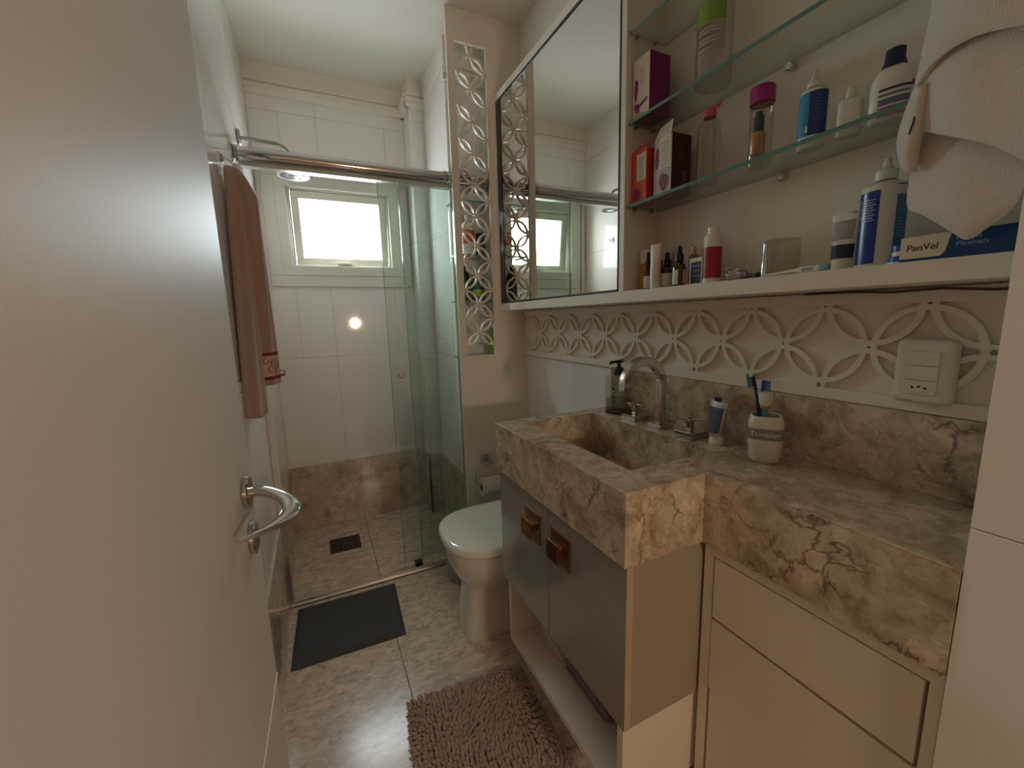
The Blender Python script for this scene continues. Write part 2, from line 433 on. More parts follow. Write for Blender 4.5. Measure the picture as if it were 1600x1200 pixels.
# ---------------------------------------------------------------- window
wi = shell('window_1', (0.2, YB, 1.5))
def frame(name, x0, x1, z0, z1, wd, y0, y1, m, parent, bevel=0.002):
    bm = bmesh.new()
    for b in ((x0, x1, z1 - wd, z1), (x0, x1, z0, z0 + wd), (x0, x0 + wd, z0 + wd, z1 - wd), (x1 - wd, x1, z0 + wd, z1 - wd)):
        add_box(bm, b[0], b[1], y0, y1, b[2], b[3])
    bmesh.ops.bevel(bm, geom=bm.edges[:], offset=bevel, segments=1, affect='EDGES')
    return link(name, bm_mesh(bm, name), m, parent)
frame('casing', -0.186, 0.577, 1.440, 2.082, 0.062, YB - 0.016, YB, PVC, wi)
frame('inner_casing', -0.124, 0.515, 1.502, 2.02, 0.052, YB - 0.022, YB + 0.01, PVC, wi)
frame('reveal', -0.0735, 0.4715, 1.5435, 1.9795, 0.012, YB - 0.004, YB + 0.17, PVC, wi)
frame('fixed_frame', -0.0615, 0.4595, 1.5555, 1.9675, 0.008, YB + 0.002, YB + 0.060, PVC, wi)
sash = frame('sash', -0.0525, 0.4505, 1.5655, 1.9585, 0.040, YB + 0.004, YB + 0.034, PVC, wi)
pane = box('pane', -0.0125, 0.4105, YB + 0.015, YB + 0.020, 1.6055, 1.9185, WINGLASS, sash)
pane.parent = sash; pane.location = (0, 0, 0)
sash_hinge = Vector((0, YB + 0.018, 1.9585)) - wloc(wi)
def tilt(me, hinge, ang):
    me.transform(Matrix.Translation(hinge) @ Matrix.Rotation(ang, 4, 'X') @ Matrix.Translation(-hinge))
tilt(sash.data, sash_hinge, math.radians(7)); tilt(pane.data, sash_hinge, math.radians(7))
box('latch', 0.16, 0.24, YB - 0.010, YB + 0.012, 1.5640, 1.5770, PVC, wi, 0.002)
box('clip', 0.443, 0.452, YB - 0.025, YB - 0.020, 2.000, 2.010, PLAS, wi)

# ---------------------------------------------------------------- door
A = math.radians(1.6)
dr = shell('door_1', (-0.143, 0.03, 0.012))
dr.rotation_euler = (0, 0, -A)
DWID, DTH, DHT = 0.772, 0.035, 2.09
box('leaf', -DTH, 0.0, 0.0, DWID, 0.0, DHT, DOORW, dr, 0.002, world=False)
box('lower_panel_edge', 0.0, 0.0016, 0.02, DWID - 0.001, 0.582, 0.586, mat('pale_edge_strip', '#f0e6d6', 0.4), dr, world=False)
hy = 0.706
hd = disc('handle_rosette', (0, hy, 0.965), (1, 0, 0), 0.0255, 0.009, CHROME, dr, 0.002, world=False)
disc('key_rosette', (0, hy + 0.004, 0.886), (1, 0, 0), 0.0255, 0.009, CHROME, dr, 0.002, world=False)
# curved lever: leaves the rosette, swings outwards and returns towards the hinge side
lp, lr, lq = [], [], []
n = 30
for i in range(n + 1):
    t = i / n
    x = 0.012 + 0.056 * math.sin(PI * min(1, t * 1.0)) ** 0.75
    y = hy - 0.125 * (t ** 1.5)
    z = 0.966 - 0.012 * math.sin(PI * t) - 0.022 * t
    wmid = math.sin(PI * min(1, t / 0.9 * 0.75 + 0.06)) if t < 0.9 else math.sin(PI * 0.81)
    lp.append((x, y, z)); lr.append(0.0075 * (1 - 0.55 * t)); lq.append(max(0.0035, 0.015 * math.sin(PI * (0.22 + 0.74 * t)) ** 1.0))
lp[0] = (0.006, hy, 0.963)
lev = tube('lever', lp, lr, CHROME, dr, seg=14, world=False, ry=lq)
# door frame on the near wall
boxes('door_frame', [(-0.152, -0.146, -0.13, 0.028, 0, 2.12)], DOORW)['kind'] = 'structure'
bpy.data.objects['door_frame'].name = 'trim_3'

# ---------------------------------------------------------------- shower
rail = thing('shower_rail', 'thick chrome rail over the shower glass, running wall to wall', 'rail', (0.2, YG, 1.85))
tube('bar', [(XL + 0.012, YG + 0.008, 1.876), (XW - 0.006, YG + 0.008, 1.876)], 0.027, CHROME, rail, 24)
box('lower_track', XL + 0.012, XW - 0.006, YG + 0.004, YG + 0.042, 1.834, 1.8485, ALU, rail)
for x in (XL + 0.0005, 0.598): disc('end_cap', (x, YG + 0.008, 1.876), (1, 0, 0), 0.0300, 0.014, STEEL, rail, 0.002)

def gpanel(name, label, x0, x1, y, z0, z1):
    t = thing(name, label, 'shower glass', ((x0 + x1) / 2, y, z0))
    box('pane', x0, x1, y - 0.004, y + 0.004, z0, z1, SHGLASS, t)
    return t
gp = gpanel('fixed_shower_panel', 'fixed greenish glass shower panel beside the pierced white board', 0.392, 0.636, YG + 0.012, 0.030, 1.834)
box('polished_edge', 0.6362, 0.6392, YG + 0.004, YG + 0.020, 0.030, 1.834, mat('glass_edge_deep', '#5b8878', 0.15, trans=0.2), gp)
box('polished_edge', 0.3888, 0.3915, YG + 0.008, YG + 0.016, 0.030, 1.834, mat('glass_edge_pale', '#9fb8ac', 0.2, trans=0.4), gp)
gs = gpanel('sliding_shower_door', 'clear sliding shower glass pushed behind the fixed panel, with round knob', 0.306, 0.622, YG + 0.034, 0.030, 1.834)
box('polished_edge', 0.3030, 0.3055, YG + 0.030, YG + 0.038, 0.030, 1.834, bpy.data.materials['glass_edge_pale'], gs)
k = onY(630, 587, YG + 0.02)
disc('knob', (0.350, YG + 0.0295, k.z), (0, -1, 0), 0.012, 0.012, STEEL, gs, 0.003)
disc('knob', (0.350, YG + 0.0385, k.z), (0, 1, 0), 0.012, 0.018, STEEL, gs, 0.003)
tr = thing('shower_threshold', 'low shiny aluminium track on the floor under the shower glass', 'track', (0.2, YG - 0.005, 0))
box('sill', XL + 0.007, 0.66, 1.907, 1.943, 0.0, 0.010, ALU, tr, 0.002)
box('ridge', XL + 0.007, 0.66, 1.915, 1.921, 0.010, 0.022, CHROME, tr, 0.001)
tag(box('glass_guide', 0.352, 0.388, 1.944, 1.975, 0.0, 0.0295, BLACK, None, 0.002), 'small black guide block holding the bottom of the shower glass', 'guide')
jb_low = None
jb = thing('jamb_profile', 'white vertical aluminium wall profile beside the shower opening', 'profile', (XL, YG, 0.012))
box('channel', XL + 0.0005, XL + 0.010, YG - 0.022, YG + 0.018, 0.40, 1.83, mat('white_profile', '#e2ded6', 0.3), jb, 0.001)
box('lip', XL + 0.010, XL + 0.022, YG - 0.022, YG - 0.017, 0.400, 1.83, mat('white_profile', '#e2ded6', 0.3), jb)
box('lip', XL + 0.010, XL + 0.022, YG + 0.013, YG + 0.018, 0.400, 1.83, mat('white_profile', '#e2ded6', 0.3), jb)

box('foot_channel', XL + 0.0065, XL + 0.020, YG - 0.018, YG + 0.014, 0.012, 0.392, STEEL, jb)
# shower head on a bent arm from the left wall
sa = thing('overhead_shower', 'round shower head on a bent steel arm from the tiled wall', 'shower', (XL, 2.13, 1.99))
fy = 2.13
disc('wall_flange', (XL, fy, 1.998), (1, 0, 0), 0.032, 0.010, STEEL, sa, 0.003)
arm = [(XL + 0.008, fy, 1.998), (XL + 0.06, fy, 1.997), (XL + 0.130, fy, 1.993)]
for i in range(1, 9):
    a = i / 8 * PI / 2
    arm.append((XL + 0.130 + 0.06 * math.sin(a), fy, 1.993 - 0.06 * (1 - math.cos(a))))
arm += [(XL + 0.192, fy, 1.905)]
tube('arm', arm, 0.0075, STEEL, sa, 14)
hx = XL + 0.192
lathe('head', [(0.009, 0.035), (0.012, 0.018), (0.050, 0.010), (0.064, 0.002), (0.064, -0.004), (0, -0.004)], PLAS, sa, c=(hx, fy, 1.872), world=True)
disc('spray_ring', (hx, fy, 1.8675), (0, 0, -1), 0.050, 0.002, BLACK, sa, hole=0.030)
disc('spray_center', (hx, fy, 1.8675), (0, 0, -1), 0.020, 0.003, CHROME, sa)
vk = onX(440, 583, XL + 0.03)
va_ = thing('shower_valve', 'small round chrome tap knob on the shower wall', 'tap', (XL, vk.y, vk.z))
disc('rosette', (XL, vk.y, vk.z), (1, 0, 0), 0.028, 0.006, CHROME, va_, 0.002)
disc('knob', (XL + 0.006, vk.y, vk.z), (1, 0, 0), 0.017, 0.042, STEEL, va_, 0.004)
hk = onX(402, 338, XL + 0.02)
wh_ = thing('wall_hook', 'small white hook on the shower wall behind the pink towel', 'hook', (XL, hk.y, hk.z))
box('plate', XL, XL + 0.005, hk.y - 0.012, hk.y + 0.012, hk.z - 0.015, hk.z + 0.02, PLAS, wh_, 0.002)
tube('prong', [(XL + 0.004, hk.y, hk.z + 0.005), (XL + 0.022, hk.y, hk.z - 0.004), (XL + 0.030, hk.y, hk.z + 0.008)], 0.003, PLAS, wh_)
# floor drain
dn = thing('floor_drain', 'square dark metal drain grate in the shower floor', 'drain', (0.047, 2.367, -0.004))
frame2 = bmesh.new()
for b in ((DR[0], DR[1], DR[2], DR[2] + .012), (DR[0], DR[1], DR[3] - .012, DR[3]), (DR[0], DR[0] + .012, DR[2] + .012, DR[3] - .012), (DR[1] - .012, DR[1], DR[2] + .012, DR[3] - .012)):
    add_box(frame2, b[0], b[1], b[2], b[3], -0.004, 0.0015)
link('rim', bm_mesh(frame2, 'rim'), DRAINM, dn)
box('well', DR[0] + .0005, DR[1] - .0005, DR[2] + .0005, DR[3] - .0005, -0.099, -0.090, DRAINM, dn)
gx0, gx1, gy0_, gy1_ = DR[0] + 0.0122, DR[1] - 0.0122, DR[2] + 0.0122, DR[3] - 0.0122
xs, ys = [gx0], [gy0_]
for i in range(5): c = DR[0] + 0.030 + i * 0.025; xs += [c - 0.004, c + 0.004]
for j in range(4): c = DR[2] + 0.034 + j * 0.030; ys += [c - 0.004, c + 0.004]
xs.append(gx1); ys.append(gy1_)
bm = bmesh.new()
gv = [[bm.verts.new((x, y, 0.0005)) for y in ys] for x in xs]
for i in range(len(xs) - 1):
    for j in range(len(ys) - 1):
        if i % 2 == 1 and j % 2 == 1 and (i // 2, j // 2) not in ((2, 1), (2, 2)): continue
        bm.faces.new((gv[i][j], gv[i + 1][j], gv[i + 1][j + 1], gv[i][j + 1]))
ex = bmesh.ops.extrude_face_region(bm, geom=bm.faces[:])
bmesh.ops.translate(bm, verts=[v for v in ex['geom'] if isinstance(v, bmesh.types.BMVert)], vec=(0, 0, -0.003))
link('grate_plate', bm_mesh(bm, 'grate_plate'), DRAINM, dn)
disc('center_screw', (0.047, 2.367, 0.0005), (0, 0, 1), 0.009, 0.002, STEEL, dn)

# ---------------------------------------------------------------- pierced panel with circles
def ring_mesh(name, R_, wd, th, a0, a1, axis, seg=40):
    """flat ring band, thickness th. axis 'x': lies in yz, thickness towards -x; axis 'y': lies in xz, thickness towards +y"""
    bm = bmesh.new(); n = max(6, int(seg * (a1 - a0) / (2 * PI)))
    full = abs(a1 - a0 - 2 * PI) < 1e-5
    rows = []
    for i in range(n if full else n + 1):
        a = a0 + (a1 - a0) * i / n; c, s = math.cos(a), math.sin(a)
        row = []
        for r, d in ((R_ - wd / 2, 0), (R_ + wd / 2, 0), (R_ + wd / 2, th), (R_ - wd / 2, th)):
            row.append(bm.verts.new((-d, r * c, r * s) if axis == 'x' else (r * c, d, r * s)))
        rows.append(row)
    m_ = len(rows)
    for i in range(m_ if full else m_ - 1):
        a, b = rows[i], rows[(i + 1) % m_]
        for k in range(4): bm.faces.new((a[k], a[(k + 1) % 4], b[(k + 1) % 4], b[k]))
    if not full: bm.faces.new(rows[0]); bm.faces.new(rows[-1])
    return bm_mesh(bm, name)
pp = thing('pierced_panel', 'tall white board with a cut-out column of interlaced circles, beside the shower', 'panel', (0.80, YP0, 0))
OX0, OX1, OZ0, OZ1 = 0.660, 0.808, 1.058, 2.432
PX0 = 0.626
boxes('board', [(PX0, OX0, YP0, YP1, 0.0, CEIL), (OX1, XW - 0.001, YP0, YP1, 0.0, CEIL), (OX0, OX1, YP0, YP1, 0.0, OZ0), (OX0, OX1, YP0, YP1, OZ1, CEIL)], MDF, pp)
PZ = 0.1355; RZ = PZ / 2 - 0.0052; BW = 0.0080
cx = (OX0 + OX1) / 2; e0, e1 = cx - PZ / 2 - 0.0, cx + PZ / 2
th = YP1 - YP0 - 0.001
mfull = ring_mesh('ring', RZ, BW, th, 0, 2 * PI, 'y'); mfull.materials.append(MDF)
mleft = ring_mesh('ring', RZ, BW, th, -PI / 2, PI / 2, 'y'); mleft.materials.append(MDF)
mright = ring_mesh('ring', RZ, BW, th, PI / 2, 1.5 * PI, 'y'); mright.materials.append(MDF)
zn = 2.322
base = Vector((0.80, YP0, 0))
i = 0
while zn - i * PZ > OZ0 + PZ * 0.5:
    z = zn - i * PZ
    link('ring', mfull, None, pp, False, loc=(cx - base.x, 0.0005, z)); i += 1
nfull = i
for i in range(nfull + 1):
    z = zn + PZ / 2 - i * PZ
    if i == 0:
        for me_, ex, a0, a1 in ((None, e0, -PI / 2, 0.62), (None, e1, PI - 0.62, 1.5 * PI)):
            mm = ring_mesh('ring', RZ, BW, th, a0, a1, 'y'); mm.materials.append(MDF)
            link('ring', mm, None, pp, False, loc=(ex - base.x, 0.0008, z))
    else:
        link('ring', mleft, None, pp, False, loc=(e0 - base.x, 0.0008, z)); link('ring', mright, None, pp, False, loc=(e1 - base.x, 0.0008, z))
zl = zn - nfull * PZ
mtop = ring_mesh('ring', RZ, BW, th, 0.15, PI - 0.15, 'y'); mtop.materials.append(MDF)
if zl + RZ > OZ0: link('ring', mtop, None, pp, False, loc=(cx - base.x, 0.0005, zl))
# rings join the uprights through little squares
for i in range(nfull + 1):
    for s, ex in ((-1, OX0), (1, OX1)):
        z = zn - i * PZ
        if z < OZ0 + 0.01: continue
        w_ = abs(ex - (cx + s * RZ))
        xx = sorted((ex, cx + s * (RZ + BW / 2 - 0.001)))
        for zz in (0.0025, -0.0085): box('joint', xx[0], xx[1], YP0 + 0.001, YP1 - 0.001, z + zz, z + zz + 0.006, MDF, pp)

# glass shelves and bottles in the niche behind the pierced panel
niche_z = [1.796, 1.548, 1.327, 1.046]
niche_words = ['top', 'second', 'third', 'lowest']
for zq, wq in zip(niche_z, niche_words):
    t = thing('niche_shelf', '%s green glass shelf in the niche behind the pierced board' % wq, 'shelf', (0.82, 2.03, zq), group='niche glass shelves')
    box('glass_plate', 0.655, XW - 0.0005, 1.965, YST - 0.0005, zq - 0.008, zq, SHGLASS, t)
    box('front_edge', 0.655, XW - 0.0005, 1.962, 1.965, zq - 0.008, zq, SHEDGE, t)
    box('side_edge', 0.652, 0.655, 1.965, YST - 0.0005, zq - 0.008, zq, SHEDGE, t)

def bottle(name, label, cat, loc, prof, m, capprof=None, capm=None, lab=None, sx=1, sy=1, rz=0, power=2.0, group=None, seg=28, extra=None):
    """lathe bottle; lab = list of (z0,z1,material,a0,a1,[grow]) label shells following the body"""
    t = thing(name, label, cat, loc, rz, group)
    b = lathe('body', prof, m, t, seg=seg, sx=sx, sy=sy, power=power)
    if capprof: lathe('cap', capprof, capm, t, seg=seg, sx=min(sx, sy) if power == 2.0 and False else sx if power != 2.0 else 1, sy=sy if power != 2.0 else 1)
    def rad(z):
        for (r0, q0), (r1, q1) in zip(prof, prof[1:]):
            if q1 > q0 and q0 <= z <= q1: return r0 + (r1 - r0) * (z - q0) / (q1 - q0)
        return max(r for r, _ in prof)
    for L_ in (lab or []):
        z0, z1, lm, a0, a1 = L_[:5]; g = L_[5] if len(L_) > 5 else 0.0004
        n = 5
        pr = [(rad(z0 + (z1 - z0) * i / n) + g, z0 + (z1 - z0) * i / n) for i in range(n + 1)]
        lathe(L_[6] if len(L_) > 6 else 'label', pr, lm, t, seg=20, sx=sx, sy=sy, a0=a0, a1=a1, power=power)
    return t
def body(r, h, sh=0.2, neck=0.4, nh=0.06, b=0.003):
    """bottle profile: radius, total height; shoulder share, neck radius share, neck height share"""
    zs = h * (1 - nh - sh); p = [(0, 0), (r - b, 0), (r, b), (r, zs)]
    for i in range(1, 7):
        a = i / 6 * PI / 2
        p.append((r * neck + (r - r * neck) * math.cos(a), zs + h * sh * math.sin(a)))
    p += [(r * neck, h), (0, h)]
    return p
def cyl(r, h0, h1, b=0.0015, top=1.0):
    return [(0, h0), (r, h0), (r * top, h1 - b), (r * top - b, h1), (0, h1)]
c_ = lambda n, h, r=0.35, **k: mat(n, h, r, **k)
WHP = PLAS
nb = 'niche_bottle'
bottle('shampoo_bottle', 'white bottle with a red-orange band on the second niche shelf', 'bottle', (0.735, 2.03, niche_z[1]), body(0.032, 0.175), WHP, cyl(0.014, 0.175, 0.195), WHP, [(0.055, 0.12, c_('coral_red', '#c0472f'), 0, 2 * PI)], group='niche bottles')
bottle('shampoo_bottle', 'dark grey jar on the second niche shelf', 'bottle', (0.800, 2.03, niche_z[1]), body(0.026, 0.095, 0.1, 0.8), c_('slate_grey', '#4c504d'), cyl(0.022, 0.095, 0.112), c_('slate_dark', '#2c2e2d'), group='niche bottles')
bottle('shampoo_bottle', 'black bottle on the third niche shelf', 'bottle', (0.705, 2.03, niche_z[2]), body(0.028, 0.155), BLACK, cyl(0.012, 0.155, 0.175), BLACK, group='niche bottles')
bottle('shampoo_bottle', 'teal bottle with a yellow-green label on the third niche shelf', 'bottle', (0.775, 2.03, niche_z[2]), body(0.034, 0.115, 0.12, 0.7), c_('teal_plastic', '#2f6a66'), cyl(0.024, 0.115, 0.135), c_('yellow_green', '#a9b43c'), [(0.02, 0.055, c_('yellow_green', '#a9b43c'), 0, 2 * PI)], group='niche bottles')
bottle('shampoo_bottle', 'green bottle on the lowest niche shelf', 'bottle', (0.86, 2.03, niche_z[3]), body(0.028, 0.14), c_('leaf_green', '#7b9a33'), cyl(0.012, 0.14, 0.16), WHP, group='niche bottles')

# ---------------------------------------------------------------- toilet
def dshape(xf, xb, hw, yc, n=18, p=2.6, share=0.55):
    """D outline: rounded front at xf, straight sides to xb"""
    xm = xf + (xb - xf) * share; pts = []
    for i in range(n + 1):
        a = -PI / 2 + PI * i / n
        c, s = math.cos(a), math.sin(a)
        pts.append((xm - (xm - xf) * abs(c) ** (2 / p), yc + hw * (abs(s) ** (2 / p)) * (1 if s >= 0 else -1)))
    pts += [(xb, yc + hw), (xb, yc - hw)]
    return pts
def loft(name, secs, m, parent, capb=True, capt=True, ang=50):
    bm = bmesh.new(); rings = []
    for z, pts in secs: rings.append([bm.verts.new((x, y, z)) for x, y in pts])
    n = len(rings[0])
    for a, b in zip(rings, rings[1:]):
        for i in range(n): bm.faces.new((a[i], a[(i + 1) % n], b[(i + 1) % n], b[i]))
    if capb: bm.faces.new(rings[0])
    if capt: bm.faces.new(rings[-1])
    me = bm_mesh(bm, name); smooth_by_angle(me, ang); return link(name, me, m, parent)
TY = 1.433
to = thing('toilet', 'white ceramic toilet with closed lid between the vanity and the shower', 'toilet', (0.65, TY, 0))
D = lambda xf, xb, hw, p=2.6, sh=0.46: dshape(xf, xb, hw, TY, p=p, share=sh)
loft('pedestal', [(0.0, D(0.425, 0.93, 0.086, 4.5, 0.25)), (0.012, D(0.421, 0.93, 0.090, 4.5, 0.25)), (0.08, D(0.428, 0.93, 0.088, 4.2, 0.25)), (0.16, D(0.440, 0.93, 0.086, 4, 0.25)), (0.225, D(0.446, 0.93, 0.090, 3.4, 0.25)), (0.25, D(0.44, 0.93, 0.098, 3.0, 0.3))], CERAM, to)
bw = []
for i in range(11):
    t = i / 10; s = math.sin(t * PI / 2)
    bw.append((0.200 + 0.150 * t, D(0.450 - 0.068 * s, 0.95, 0.105 + 0.073 * s, 2.5 + 0.3 * t)))
bw += [(0.375, D(0.378, 0.95, 0.180, 2.8)), (0.386, D(0.378, 0.95, 0.180, 2.8)), (0.390, D(0.383, 0.95, 0.175, 2.8))]
loft('bowl', bw, CERAM, to)
loft('seat', [(0.3912, D(0.384, 0.80, 0.174, 2.5)), (0.4005, D(0.382, 0.80, 0.176, 2.5))], LIDM, to)
loft('lid', [(0.4008, D(0.372, 0.80, 0.186, 2.6)), (0.4040, D(0.364, 0.80, 0.192, 2.6)), (0.4200, D(0.365, 0.80, 0.191, 2.6)), (0.4255, D(0.370, 0.797, 0.186, 2.6)), (0.4285, D(0.382, 0.79, 0.175, 2.6)), (0.4300, D(0.42, 0.77, 0.140, 2.6)), (0.4305, D(0.50, 0.72, 0.06, 2.5))], LIDM, to, ang=45)
box('tank', 0.815, 0.980, TY - 0.185, TY + 0.185, 0.391, 0.74, CERAM, to, 0.015, seg=3)
box('tank_lid', 0.808, 0.982, TY - 0.192, TY + 0.192, 0.741, 0.770, CERAM, to, 0.010, seg=3)
disc('flush_button', (0.895, TY, 0.770), (0, 0, 1), 0.022, 0.006, CHROME, to, 0.002)
# waste bin
bn = thing('waste_bin', 'small pale grey round waste bin behind the toilet', 'bin', (0.555, 1.785, 0))
lathe('bucket', [(0, 0), (0.078, 0), (0.082, 0.004), (0.096, 0.235), (0.099, 0.24), (0.093, 0.24), (0.079, 0.008), (0, 0.006)], mat('grey_bin_plastic', '#a39b90', 0.4), bn)
lathe('lid', [(0.100, 0.241), (0.101, 0.252), (0.09, 0.262), (0, 0.266)], mat('grey_bin_plastic', '#a39b90', 0.4), bn)
# toilet paper holder on the pierced panel
tp = thing('paper_holder', 'chrome toilet paper holder on the white board above the toilet', 'paper holder', (0.73, YP0, 0.53))
box('mount', 0.706, 0.746, YP0 - 0.012, YP0 - 0.0003, 0.510, 0.550, CHROME, tp, 0.003)
box('flap', 0.712, 0.758, YP0 - 0.050, YP0 - 0.012, 0.507, 0.522, CHROME, tp, 0.004)
wire = [(0.745, YP0 - 0.045, 0.510), (0.705, YP0 - 0.045, 0.508), (0.680, YP0 - 0.045, 0.498), (0.664, YP0 - 0.045, 0.478), (0.661, YP0 - 0.045, 0.445), (0.665, YP0 - 0.046, 0.425), (0.680, YP0 - 0.047, 0.412), (0.720, YP0 - 0.048, 0.410), (0.795, YP0 - 0.048, 0.410)]
tube('wire', wire, 0.0032, CHROME, tp, 10)
rl = thing('paper_roll', 'half-used roll of white toilet paper on the chrome holder', 'toilet paper', (0.735, YP0 - 0.048, 0.398))
me = lathe_mesh('paper', [(0.018, 0), (0.047, 0), (0.047, 0.098), (0.018, 0.098), (0.018, 0)], 32)
me.transform(Matrix.Translation((0.686, YP0 - 0.0485, 0.3975)) @ Matrix.Rotation(PI / 2, 4, 'Y')); smooth_by_angle(me)
link('paper', me, PAPER, rl)
me = lathe_mesh('core', [(0.0172, 0.001), (0.0178, 0.001), (0.0178, 0.097), (0.0172, 0.097), (0.0172, 0.001)], 24)
me.transform(Matrix.Translation((0.686, YP0 - 0.0485, 0.3975)) @ Matrix.Rotation(PI / 2, 4, 'Y')); smooth_by_angle(me)
link('core', me, mat('cardboard', '#6b5239', 0.9), rl)

# ---------------------------------------------------------------- vanity
ZC, ZBOT = 0.903, 0.749
SX, SY0, SY1 = 0.500, 0.572, 1.198      # sink block
CX = 0.711                              # front of the narrow counter
BX0, BX1, BY0, BY1 = 0.588, 0.845, 0.660, 1.142   # basin opening
ct = thing('stone_counter', 'beige veined stone counter with carved rectangular basin', 'counter', (0.75, 0.75, ZBOT))
bm = bmesh.new()
def quad(*ps): bm.faces.new([bm.verts.new(p) for p in ps])
XE = XW - 0.0005; YE = YBK + 0.0005
# top
for (a, b, c, d) in ((SX, BX0, SY0, SY1), (BX1, XE, SY0, SY1), (BX0, BX1, SY0, BY0), (BX0, BX1, BY1, SY1), (CX, XE, YE, SY0)):
    quad((a, c, ZC), (b, c, ZC), (b, d, ZC), (a, d, ZC))
# basin: sides slope slightly, floor tilts to a slot at the back
D0, D1 = 0.775, 0.765
ix0, ix1, iy0, iy1 = BX0 + 0.004, BX1 - 0.004, BY0 + 0.004, BY1 - 0.004
quad((BX0, BY0, ZC), (BX0, BY1, ZC), (ix0, iy1, D0), (ix0, iy0, D0))
quad((BX1, BY0, ZC), (BX1, BY1, ZC), (ix1, iy1, D1), (ix1, iy0, D1))
quad((BX0, BY0, ZC), (BX1, BY0, ZC), (ix1, iy0, D1), (ix0, iy0, D0))
quad((BX0, BY1, ZC), (BX1, BY1, ZC), (ix1, iy1, D1), (ix0, iy1, D0))
quad((ix0, iy0, D0), (ix1, iy0, D1), (ix1, iy1, D1), (ix0, iy1, D0))
# outside
quad((SX, SY0, ZBOT), (SX, SY1, ZBOT), (SX, SY1, ZC), (SX, SY0, ZC))
quad((SX, SY0, ZBOT), (CX, SY0, ZBOT), (CX, SY0, ZC), (SX, SY0, ZC))
quad((SX, SY1, ZBOT), (XE, SY1, ZBOT), (XE, SY1, ZC), (SX, SY1, ZC))
quad((CX, YE, ZBOT), (CX, SY0, ZBOT), (CX, SY0, ZC), (CX, YE, ZC))
quad((CX, YE, ZBOT), (XE, YE, ZBOT), (XE, YE, ZC), (CX, YE, ZC))
quad((XE, YE, ZBOT), (XE, SY1, ZBOT), (XE, SY1, ZC), (XE, YE, ZC))
quad((SX, SY0, ZBOT), (XE, SY0, ZBOT), (XE, SY1, ZBOT), (SX, SY1, ZBOT)); quad((CX, YE, ZBOT), (XE, YE, ZBOT), (XE, SY0, ZBOT), (CX, SY0, ZBOT))
bmesh.ops.remove_doubles(bm, verts=bm.verts[:], dist=1e-5)
link('slab', bm_mesh(bm, 'slab'), STONE, ct)
def arris(p, q): tube('arris', [p, q], 0.0011, STONE, ct, 6)
arris((SX, SY0, ZC), (SX, SY1, ZC)); arris((SX, SY0, ZC), (CX, SY0, ZC)); arris((CX, YE, ZC), (CX, SY0, ZC)); arris((BX1, BY0, ZC), (BX1, BY1, ZC)); arris((SX, SY0, ZBOT), (SX, SY0, ZC))
disc('drain_ring', ((BX0 + BX1) / 2 + 0.05, 0.90, D0 - 0.005), (0, 0, 1), 0.022, 0.004, CHROME, ct, 0.001)
bsp = box('backsplash', XW - 0.0205, XW - 0.0005, YE, SY1 - 0.002, ZC + 0.0003, 1.0465, STONE, None, 0.0008, seg=1)
tag(bsp, 'beige stone backsplash along the wall behind the taps', 'backsplash')

# grey cabinet under the sink
GF = 0.509
gc = thing('sink_cabinet', 'grey gloss cabinet with bronze square pulls and white open shelf below the sink', 'cabinet', (0.75, 0.88, 0.149))
GB = 0.368
gy0, gy1 = 0.578, 1.192; gm = 0.882
box('side_panel', 0.527, XW - 0.002, gy0, gy0 + 0.018, GB, ZBOT - 0.0005, TAUPE, gc)
box('side_panel', 0.527, XW - 0.002, gy1 - 0.018, gy1, GB, ZBOT - 0.0005, GREY, gc)
box('bottom_panel', 0.527, XW - 0.002, gy0 + 0.018, gy1 - 0.018, GB, GB + 0.015, CABIN, gc)
d1 = box('cabinet_door', GF, GF + 0.017, gy0 - 0.001, gm - 0.001, GB, ZBOT - 0.003, GREY, gc, 0.0008, seg=1)
d2 = box('cabinet_door', GF, GF + 0.017, gm + 0.001, gy1, GB, ZBOT - 0.003, GREY, gc, 0.0008, seg=1)
box('edge_band', GF + 0.0005, GF + 0.0165, gy0 - 0.0022, gy0 - 0.001, GB + 0.001, ZBOT - 0.004, mat('pale_edge_band', '#b09d86', 0.35), d1)
def pull(c, u0, v0, u1, v1, parent):
    # square bronze plate with a smaller raised square grip
    a = onX(u0, v0, GF); b = onX(u1, v1, GF)
    yc, zc = (a.y + b.y) / 2, (a.z + b.z) / 2
    s = 0.043
    box('pull_plate', GF - 0.004, GF - 0.0002, yc - s, yc + s, zc - s, zc + s, BRONZE, parent, 0.0006, seg=1)
    box('pull_stem', GF - 0.022, GF - 0.004, yc - 0.016, yc + 0.010, zc - 0.012, zc + 0.008, BRONZE, parent)
    box('pull_grip', GF - 0.0265, GF - 0.022, yc - 0.027, yc + 0.027, zc - 0.026, zc + 0.026, BRONZEP, parent, 0.0008, seg=1)
pull(0, 822, 788, 845, 852, d2); pull(0, 862, 821, 891, 896, d1)
# white open shelf below
cb0, cb1 = 0.585, 1.160
box('shelf_side', 0.514, XW - 0.002, cb0, cb0 + 0.018, 0.149, GB - 0.0005, CABIN, gc)
box('shelf_side', 0.514, XW - 0.002, cb1 - 0.018, cb1, 0.149, GB - 0.0005, CABIN, gc)
box('shelf_floor', 0.511, XW - 0.002, cb0 + 0.018, cb1 - 0.018, 0.149, 0.167, CABIN, gc)
box('shelf_back', XW - 0.020, XW - 0.002, cb0 + 0.018, cb1 - 0.018, 0.167, GB - 0.0005, CABIN, gc)
